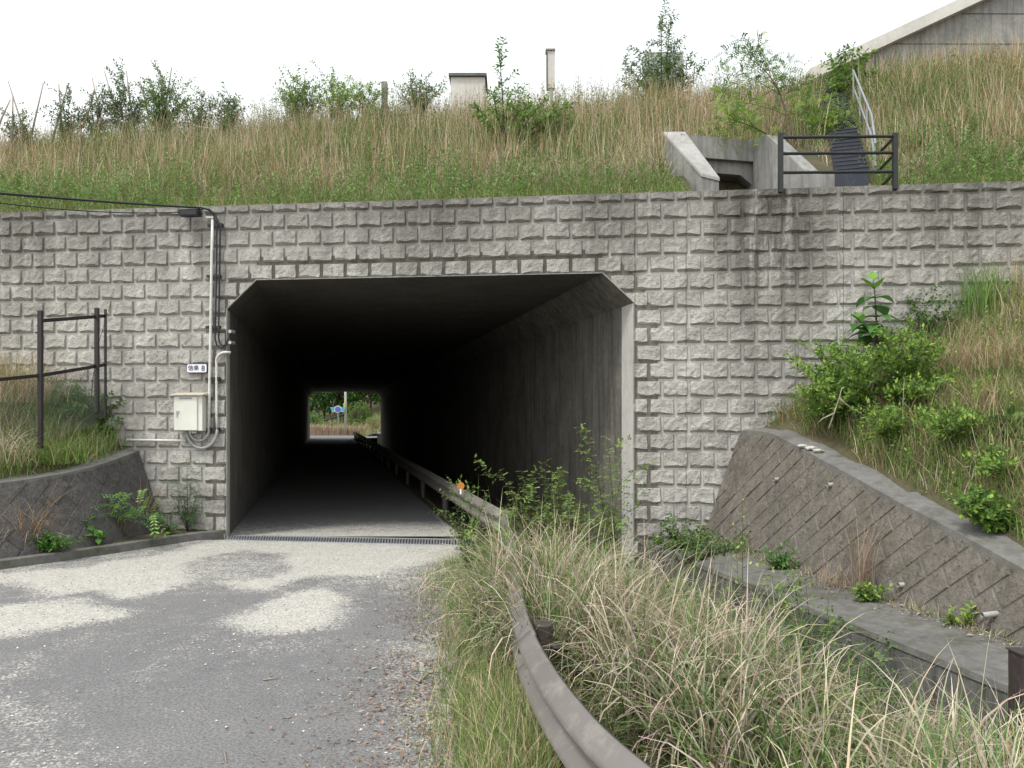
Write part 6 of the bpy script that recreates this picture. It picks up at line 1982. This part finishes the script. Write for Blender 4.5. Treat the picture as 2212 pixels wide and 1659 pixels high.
# --- brambles between rail and tunnel's right wall
LG = [(.17, .26, .06), (.13, .21, .05), (.22, .27, .08)]
def bramble(base, tips, label, seed, leaf=None, bend=.2, subs=5, rad=.006, jy=.15, mat='darkbark', cat='bramble', sublen=.25):
    base = np.array(base, float); base[2] = float(bank_ground(base[0], base[1])) if base[0] > rail_x(base[1]) else 0.0
    return px_bush('bramble', 0, 0, tips, label, cat, leaf or lf(.05, .042, .55, LG, start=.2, spread=1.0, pinnate=1.3, droop=.1), seed, rad=rad, subs=subs, mat=mat, sublen=sublen, base=base, dy=0, jy=jy, bend=bend)
bramble(at(1170, 1190, 9.6), [(1080, 1012), (1125, 1015), (1105, 1060), (1150, 1050), (1100, 1100), (1140, 1090)], 'rambling bramble shoots just right of the guardrail corner, dark tunnel behind', 401)
bramble(at(1225, 1190, 9.7), [(1175, 1015), (1205, 1040), (1190, 1080), (1220, 1060), (1240, 1090), (1170, 1110), (1260, 1120)], 'tallest arching bramble in the middle of the underpass mouth', 402)
bramble(at(1335, 1200, 9.9), [(1258, 918), (1275, 1000), (1310, 940)], 'single long bramble cane arching up before the bright tunnel side wall', 403, subs=4, bend=.35, sublen=.12)
bramble(at(1300, 1190, 9.8), [(1270, 1080), (1320, 1060), (1345, 1010), (1300, 1100), (1350, 1090), (1250, 1130), (1330, 1120)], 'leafy bramble clump at the foot of the tunnel side wall', 404)
bramble(at(1010, 1180, 10.3), [(968, 1030), (990, 1060), (1020, 1050), (975, 1110), (1040, 1090), (1050, 1065), (1000, 1120)], 'thin leafy weed standing in front of the guardrail at the drain end', 405, lf(.05, .055, .4, MIDG + LG), subs=4)
bramble(at(1080, 1230, 8.6), [(1030, 1130), (1060, 1150), (1010, 1160), (1050, 1190), (1020, 1200), (1090, 1150)], 'low bramble sprawling round the guardrail bend', 406)
bramble(at(1765, 1420, 6.2), [(1700, 1185), (1740, 1260), (1660, 1235), (1790, 1290), (1700, 1320), (1740, 1330), (1810, 1330)], 'dark bramble cane rising from the tussocks in front of the channel ledge', 407, lf(.045, .035, .6, MIDG + LG, pinnate=1.2, start=.2), subs=6, sublen=.2)
bramble(at(1870, 1500, 5.6), [(1850, 1400), (1880, 1380), (1920, 1420), (1830, 1430), (1940, 1480), (1900, 1460)], 'dark bramble trailing over the channel wall edge', 408, lf(.04, .033, .6, MIDG + DARKG, pinnate=1.2, start=.1), subs=6, sublen=.3)
bramble(at(1605, 1400, 7.2), [(1603, 1080), (1590, 1180)], 'slender upright cane with yellow leaflets in front of the sloping wall', 409, lf(.09, .045, .5, YELG, start=.4), subs=3, bend=.03, sublen=.10)
bramble(at(1500, 1420, 6.6), [(1430, 1240), (1460, 1290), (1520, 1300), (1540, 1260), (1480, 1330), (1580, 1330), (1500, 1270)], 'fine dark bramble threading through the pale tussocks', 410, lf(.045, .03, .6, LG + MIDG, pinnate=1.2, start=.2), subs=5)
bramble(at(1400, 1560, 4.9), [(1360, 1430), (1375, 1380), (1420, 1470), (1340, 1480), (1440, 1450)], 'thin dark bramble stems in the grass behind the round post', 411, lf(.04, .025, .6, DARKG + MIDG, pinnate=1.1, start=.2), subs=4)

# --- left side plants
def lhit(px, py): return march(px, py, lambda a, b_: lbank_z(a, b_), 8.0, 14.2, .03)
px_bush('left_bank_shrub', 215, 930, [(195, 870), (220, 855), (245, 875), (262, 915), (180, 890), (240, 900), (215, 885), (195, 915), (272, 945), (230, 930), (250, 950), (205, 945)], 'dense dark green shrub at the right end of the left bank under the fence', 'bush', lf(.035, .075, .5, [(.07, .16, .04), (.10, .21, .05)]), 501, zf=lhit, rad=.007, subs=11, sublen=.42, dy=-.15, jy=.2)
px_bush('left_bank_shrub', 140, 930, [(115, 850), (150, 825), (172, 845), (130, 880), (160, 870), (105, 880), (140, 850), (185, 880), (150, 900), (120, 910)], 'feathery green weed clump between the two fence posts', 'bush', lf(.03, .10, .22, [(.08, .18, .05), (.12, .22, .06)]), 502, zf=lhit, rad=.006, subs=11, sublen=.4, jy=.2)
tuft('left_grass_tuft', lhit(110, 1000), 520, .5, .011, [BRIGHT, GREEN, STRAW], [.5, .4, .2], 'bright green grass tuft on the edge of the left bank', 'grass tuft', 503, .4, .9, 4, .3)
tuft('left_grass_tuft', lhit(30, 870), 500, 1.25, .008, [TAN, RUST, STRAW, OLIVE], [.5, .3, .3, .2], 'tall drooping tan grass tuft at the left edge', 'grass tuft', 504, .3, 1.1, 5, .35)
tuft('left_grass_tuft', lhit(20, 1010), 150, .95, .012, [PALE, TAN], [.5, .5], 'pale arching plumes hanging over the dark wall at the left edge', 'grass tuft', 505, .3, 1.7, 6, .15)
G = Geo(); p = lhit(190, 960); G.tube([p, at(200, 820, p[1]), at(213, 740, p[1] + .1), at(240, 650, p[1] + .2)], [.008, .007, .005, .003], 5)
single('dry_cane', G, M['darkbark'], 'thin dry cane leaning right between the fence posts', 'cane')
KZ = .12
tuft('kerb_grass_tuft', base_at(60, 1190, KZ), 200, 1.15, .012, [(.36, .24, .15), TAN, RUST], [.5, .4, .3], 'arching brown grass plumes against the dark curved wall at the far left', 'grass tuft', 506, .25, 1.4, 6, .1)
tuft('kerb_grass_tuft', base_at(305, 1150, KZ), 110, 1.2, .010, [(.36, .26, .18), TAN], [.5, .4], 'thin brown grass plumes near the right end of the dark wall', 'grass tuft', 507, .15, 1.3, 6, .06)
tuft('kerb_grass_tuft', base_at(455, 1156, KZ - .1), 90, .38, .005, [TAN, RUST, GREEN], [.4, .3, .4], 'little rusty tuft beside the left corner of the underpass', 'grass tuft', 508, .15, .6, 4, .06)
weed('creeping_weed', 110, 1193, KZ, [(70, 1165), (90, 1160), (110, 1158), (130, 1162), (150, 1168), (165, 1180), (60, 1180), (120, 1172), (85, 1172)], 'low dense creeping green weed on the kerb strip', 'weed', lf(.025, .04, .55, [(.07, .17, .03), (.10, .22, .04)]), 509, rad=.004, subs=8, sublen=.5)
weed('heart_leaf_weed', 205, 1175, KZ, [(170, 1120), (190, 1115), (200, 1145), (225, 1150), (185, 1135), (215, 1160)], 'fresh green broad-leaved weed in front of the dark wall', 'weed', lf(.08, .14, .8, [(.10, .24, .05), (.14, .30, .06)], start=.5, droop=.4), 510, rad=.005, subs=1)
px_bush('sumac_seedling', 0, 0, [(205, 1085), (230, 1070), (265, 1065), (300, 1090), (345, 1110), (215, 1110), (280, 1105), (240, 1095), (320, 1100)], 'sumac-like seedling with spreading feathery leaves in front of the dark wall', 'plant', lf(.10, .075, .42, [(.10, .22, .08), (.14, .28, .08), (.18, .30, .07)], start=.45, pinnate=4, droop=.15, spread=.8, upl=.05), 511, rad=.008, subs=0, base=base_at(262, 1165, KZ), dy=-.1, jy=.1, bend=.3)
px_bush('wall_sapling', 0, 0, [(403, 990), (380, 1040), (430, 1050), (370, 1070), (440, 1075), (395, 1060)], 'slender feathery sapling standing against the block wall under the cabinet', 'plant', lf(.07, .045, .3, [(.06, .14, .05), (.09, .18, .06)], start=.2, pinnate=4.5, droop=.1), 512, rad=.008, subs=1, base=base_at(405, 1150, .1), dy=0, jy=.05, mat='darkbark')
px_bush('wall_weed', 0, 0, [(350, 1120), (370, 1110), (360, 1140), (390, 1130), (340, 1100)], 'small dark weed in the corner between dark wall and block wall', 'weed', lf(.03, .05, .4, DARKG + MIDG), 513, rad=.004, subs=4, base=base_at(365, 1157, .1), dy=0, jy=.05)

# ------------------------------------------------------------------ BEYOND THE UNDERPASS
def far(px, py, Y): return at(px, py, Y)
# rising ground behind
def far_ground(X_, Y_):
    w = X_ - AX * Y_
    return np.clip((Y_ - 92) * .07, 0, 1.2) + np.clip(Y_ - 114, 0, 60) * .45 + np.clip((w - 3.8) * .28, 0, 2.2) * (Y_ > 78)
xs = np.arange(-75, 30, 1.5); ys = np.arange(86, 165, 1.5)
me, _ = grid_mesh('far_hillside', xs, ys, lambda a, b_: far_ground(a, b_) - .05 + (vnoise(a, b_, 7, 4) - .5) * .3, lambda a, b_: (far_ground(a, b_) > .03))
tag(link('far_hillside', me, M['soil']), kind='structure')
lwf = thing('low_wall', far(735, 940, 88), 'low brown stained wall seen through the underpass', 'wall')
cw0, cw1 = far(600, 941, 88), far(790, 945, 90)
n = 14
for i in range(n):
    a = lerp(cw0, cw1, i / n); b_ = lerp(cw0, cw1, (i + 1) / n - .004)
    zt0 = 1.05 - .02 * i
    G = Geo(); G.hexa([(a[0], a[1], -.05), (b_[0], b_[1], -.05), (b_[0], b_[1] + .4, -.05), (a[0], a[1] + .4, -.05)], [(a[0], a[1], zt0), (b_[0], b_[1], zt0), (b_[0], b_[1] + .4, zt0), (a[0], a[1] + .4, zt0)])
    part('panel', G, M['rustwall'], lwf)
def far_veg():
    r = np.random.default_rng(601); vg = Veg()
    n = 3500; X_ = r.uniform(-30, -14, n); Y_ = r.uniform(88.6, 97, n)
    c, _i = pick([TAN, (.50, .34, .22), STRAW, OLIVE], np.tile([.4, .4, .3, .1], (n, 1)), r)
    vg.add(*blades(np.stack([X_, Y_, far_ground(X_, Y_) + .55 * (Y_ < 91)], 1), .5 + .7 * r.random(n), .03 + .02 * r.random(n), c, 2, .2, .5, c, r))
    n = 4500; X_ = r.uniform(-22, -6, n); Y_ = r.uniform(82, 104, n)
    k = (X_ - AX * Y_) > 3.6; X_, Y_ = X_[k], Y_[k]; n = len(X_)
    c, _i = pick([TAN, GREEN, STRAW, OLIVE], np.tile([.3, .4, .2, .4], (n, 1)), r)
    vg.add(*blades(np.stack([X_, Y_, far_ground(X_, Y_)], 1), .6 + .7 * r.random(n), .03 + .02 * r.random(n), c, 2, .25, .6, c, r))
    n = 4000; X_ = r.uniform(-34, -8, n); Y_ = r.uniform(97, 112, n)
    c, _i = pick([TAN, GREEN, OLIVE], np.tile([.25, .5, .4], (n, 1)), r)
    vg.add(*blades(np.stack([X_, Y_, far_ground(X_, Y_)], 1), .7 + .8 * r.random(n), .05 + .02 * r.random(n), c, 2, .3, .6, c, r))
    tag(link('far_grass', vg.mesh('far_grass'), M['grass']), 'tan and green grass seen through the underpass', 'grass', kind='stuff')
far_veg()
def far_tree(px, pyb, Y, H, Wd, label, seed, cols, name='far_tree', cat='tree', n=2200, ls=.34, z0=None):
    r = np.random.default_rng(seed)
    x = X(px, Y); z = float(far_ground(np.array(x), np.array(Y))) if z0 is None else z0
    b = np.array((x, Y, z))
    o = thing(name, b, label, cat)
    G = Geo(); G.tube([b - (0, 0, .3), b + (.1, 0, H * .4), b + (0, 0, H * .8)], [.16, .12, .05], 7)
    tips = []
    for k in range(9):
        a = r.random() * 6.28; e_ = b + np.array((math.cos(a) * Wd * .35, math.sin(a) * Wd * .35, H * (.45 + .4 * r.random()))); G.tube([b + (0, 0, H * .3), (b + e_) / 2 + (0, 0, H * .15), e_], [.07, .05, .02], 5); tips.append(e_)
    link('trunk', G.mesh('trunk', b, smooth=True), M['darkbark'], o)
    # clumps
    vg = Veg()
    nc = 26
    for k in range(nc):
        u = r.normal(0, 1, 3); u /= np.linalg.norm(u)
        c = b + np.array((u[0] * Wd * .36, u[1] * Wd * .36, H * .56 + u[2] * H * .34))
        m = n // nc; q = r.normal(0, 1, (m, 3)); q /= np.linalg.norm(q, axis=1, keepdims=True)
        P = c + q * (Wd * .17) * (.6 + .5 * r.random((m, 1)))
        D = q + r.normal(0, .5, (m, 3)); S = r.normal(0, 1, (m, 3))
        col = np.array(cols[k % len(cols)]) * (1 + r.normal(0, .15, (m, 1)))
        l = ls * (.6 + .7 * r.random(m)); vg.add(*leaves(P, D, S, l, l * .6, col, r=r))
    link('crown', vg.mesh('crown', b), M['leaf'], o)
FD = [(.05, .12, .025), (.08, .18, .035), (.035, .09, .02), (.11, .22, .04)]
for k, (px, Y, H, Wd, lab) in enumerate(((672, 108, 9, 6.5, 'dark green tree at the left of the view through the underpass'), (700, 112, 11, 7.5, 'broad lighter tree behind the blue winged sign'), (735, 110, 10, 7, 'tall leafy tree just left of the far utility pole'), (768, 113, 11, 7.5, 'dark tree just right of the far utility pole'), (800, 109, 10, 7, 'dense tree above the tan grass at the right of the far view'), (830, 111, 10, 7, 'rightmost dense tree in the far view'), (640, 111, 11, 7, 'tree hidden mostly by the far left edge of the underpass'), (690, 122, 14, 9, 'tall tree in the back row behind the sign'), (750, 124, 15, 10, 'tall tree in the back row behind the pole'), (810, 122, 14, 9, 'tall tree in the back row at the right'))):
    far_tree(px, 0, Y, H, Wd, lab, 620 + k, FD, n=2600, ls=.4)
far_tree(773, 0, 96, 3.7, 3.2, 'rounded olive shrub right of the far utility pole', 640, [(.13, .20, .05), (.17, .25, .07), (.10, .16, .04)], 'far_shrub', 'shrub', 1800, .22)
far_tree(678, 0, 99, 2.2, 2.4, 'small bright shrub at the lower left of the far view', 641, [(.12, .24, .05), (.16, .30, .06)], 'far_shrub', 'shrub', 900, .2)
far_tree(808, 0, 90, 1.6, 2.0, 'pale grassy shrub at the right of the far view', 642, [(.22, .28, .09), (.3, .32, .14)], 'far_shrub', 'shrub', 900, .2)
# utility pole and winged sign
p = far(747, 938, 89.5)
up_ = thing('utility_pole', (p[0], 89.5, 0), 'grey concrete utility pole beyond the underpass', 'utility pole')
G = Geo(); G.tube([(p[0], 89.5, -.2), (p[0] - .1, 89.5, 9)], [.15, .11], 10); part('pole', G, M['coping'], up_, smooth=True)
G = Geo(); c = far(743.5, 880, 89.3); G.box(c - (.10, .05, .5), c + (.10, .05, .5)); part('sleeve', G, M['yellow'], up_)
p = far(730, 930, 89.2)
ws = thing('winged_sign', (p[0], 89.2, .9), 'small blue and teal wing-shaped sign on a thin pole beyond the underpass', 'sign')
G = Geo(); G.tube([(p[0], 89.2, .3), (p[0], 89.2, far(730, 886, 89.2)[2])], .05, 8); part('pole', G, M['galv'], ws)
cz = far(730, 885, 89.2)[2]; sx = 17 / F * 89.2 / 2 * 2
G = Geo(); G.prism([(p[0] - sx, 89.1, cz + .28), (p[0] - sx * .78, 89.1, cz - .2), (p[0] + sx * .78, 89.1, cz - .2), (p[0] + sx, 89.1, cz + .28), (p[0] + sx * .3, 89.1, cz + .32), (p[0], 89.1, cz + .42), (p[0] - sx * .3, 89.1, cz + .32)], (0, .05, 0)); part('wing_board', G, M['teal'], ws)
G = Geo(); G.prism([(p[0] + .34 * math.cos(a), 89.05, cz + .05 + .32 * math.sin(a)) for a in np.linspace(0, 2 * math.pi, 17)[:-1]], (0, .045, 0)); part('emblem_disc', G, M['blue'], ws)
G = Geo(); G.prism([(p[0] + .42 * math.cos(a), 89.08, cz + .05 + .40 * math.sin(a)) for a in np.linspace(0, 2 * math.pi, 17)[:-1]], (0, .018, 0)); part('emblem_ring', G, M['white'], ws)
G = Geo(); G.box((p[0] - sx * .8, 89.07, cz - .25), (p[0] + sx * .8, 89.1, cz - .18)); part('lower_stripe', G, M['yellow'], ws)
# sloping dark rail on the far hillside
fr = thing('far_guardrail', far(715, 905, 93), 'thin dark guardrail climbing the hillside beyond the underpass', 'guardrail')
a, b_ = far(700, 908, 94.0), far(748, 893, 93.0)
G = Geo(); G.tube([a, (a + b_) / 2 + (0, 0, -.02), b_], .10, 6); part('rail', G, M['darksteel'], fr)
for t in (.1, .35, .6, .85):
    c = lerp(a, b_, t); G = Geo(); G.tube([c - (0, -.08, 1.0), c + (0, .08, 0)], .05, 6); part('post', G, M['darksteel'], fr)
# white-topped block
c = far(832, 958, 78)
G = Geo(); G.box((c[0] - .8, 78, -1.2), (c[0] + .5, 79.5, .38)); o = thing('channel_block', (c[0], 78.5, -.4), 'grey concrete block with a white top beside the far end of the guardrail', 'concrete block')
part('body', G, M['headwall'], o); G = Geo(); G.box((c[0] - .85, 77.95, .382), (c[0] + .55, 79.55, .50)); part('white_top', G, M['white'], o)
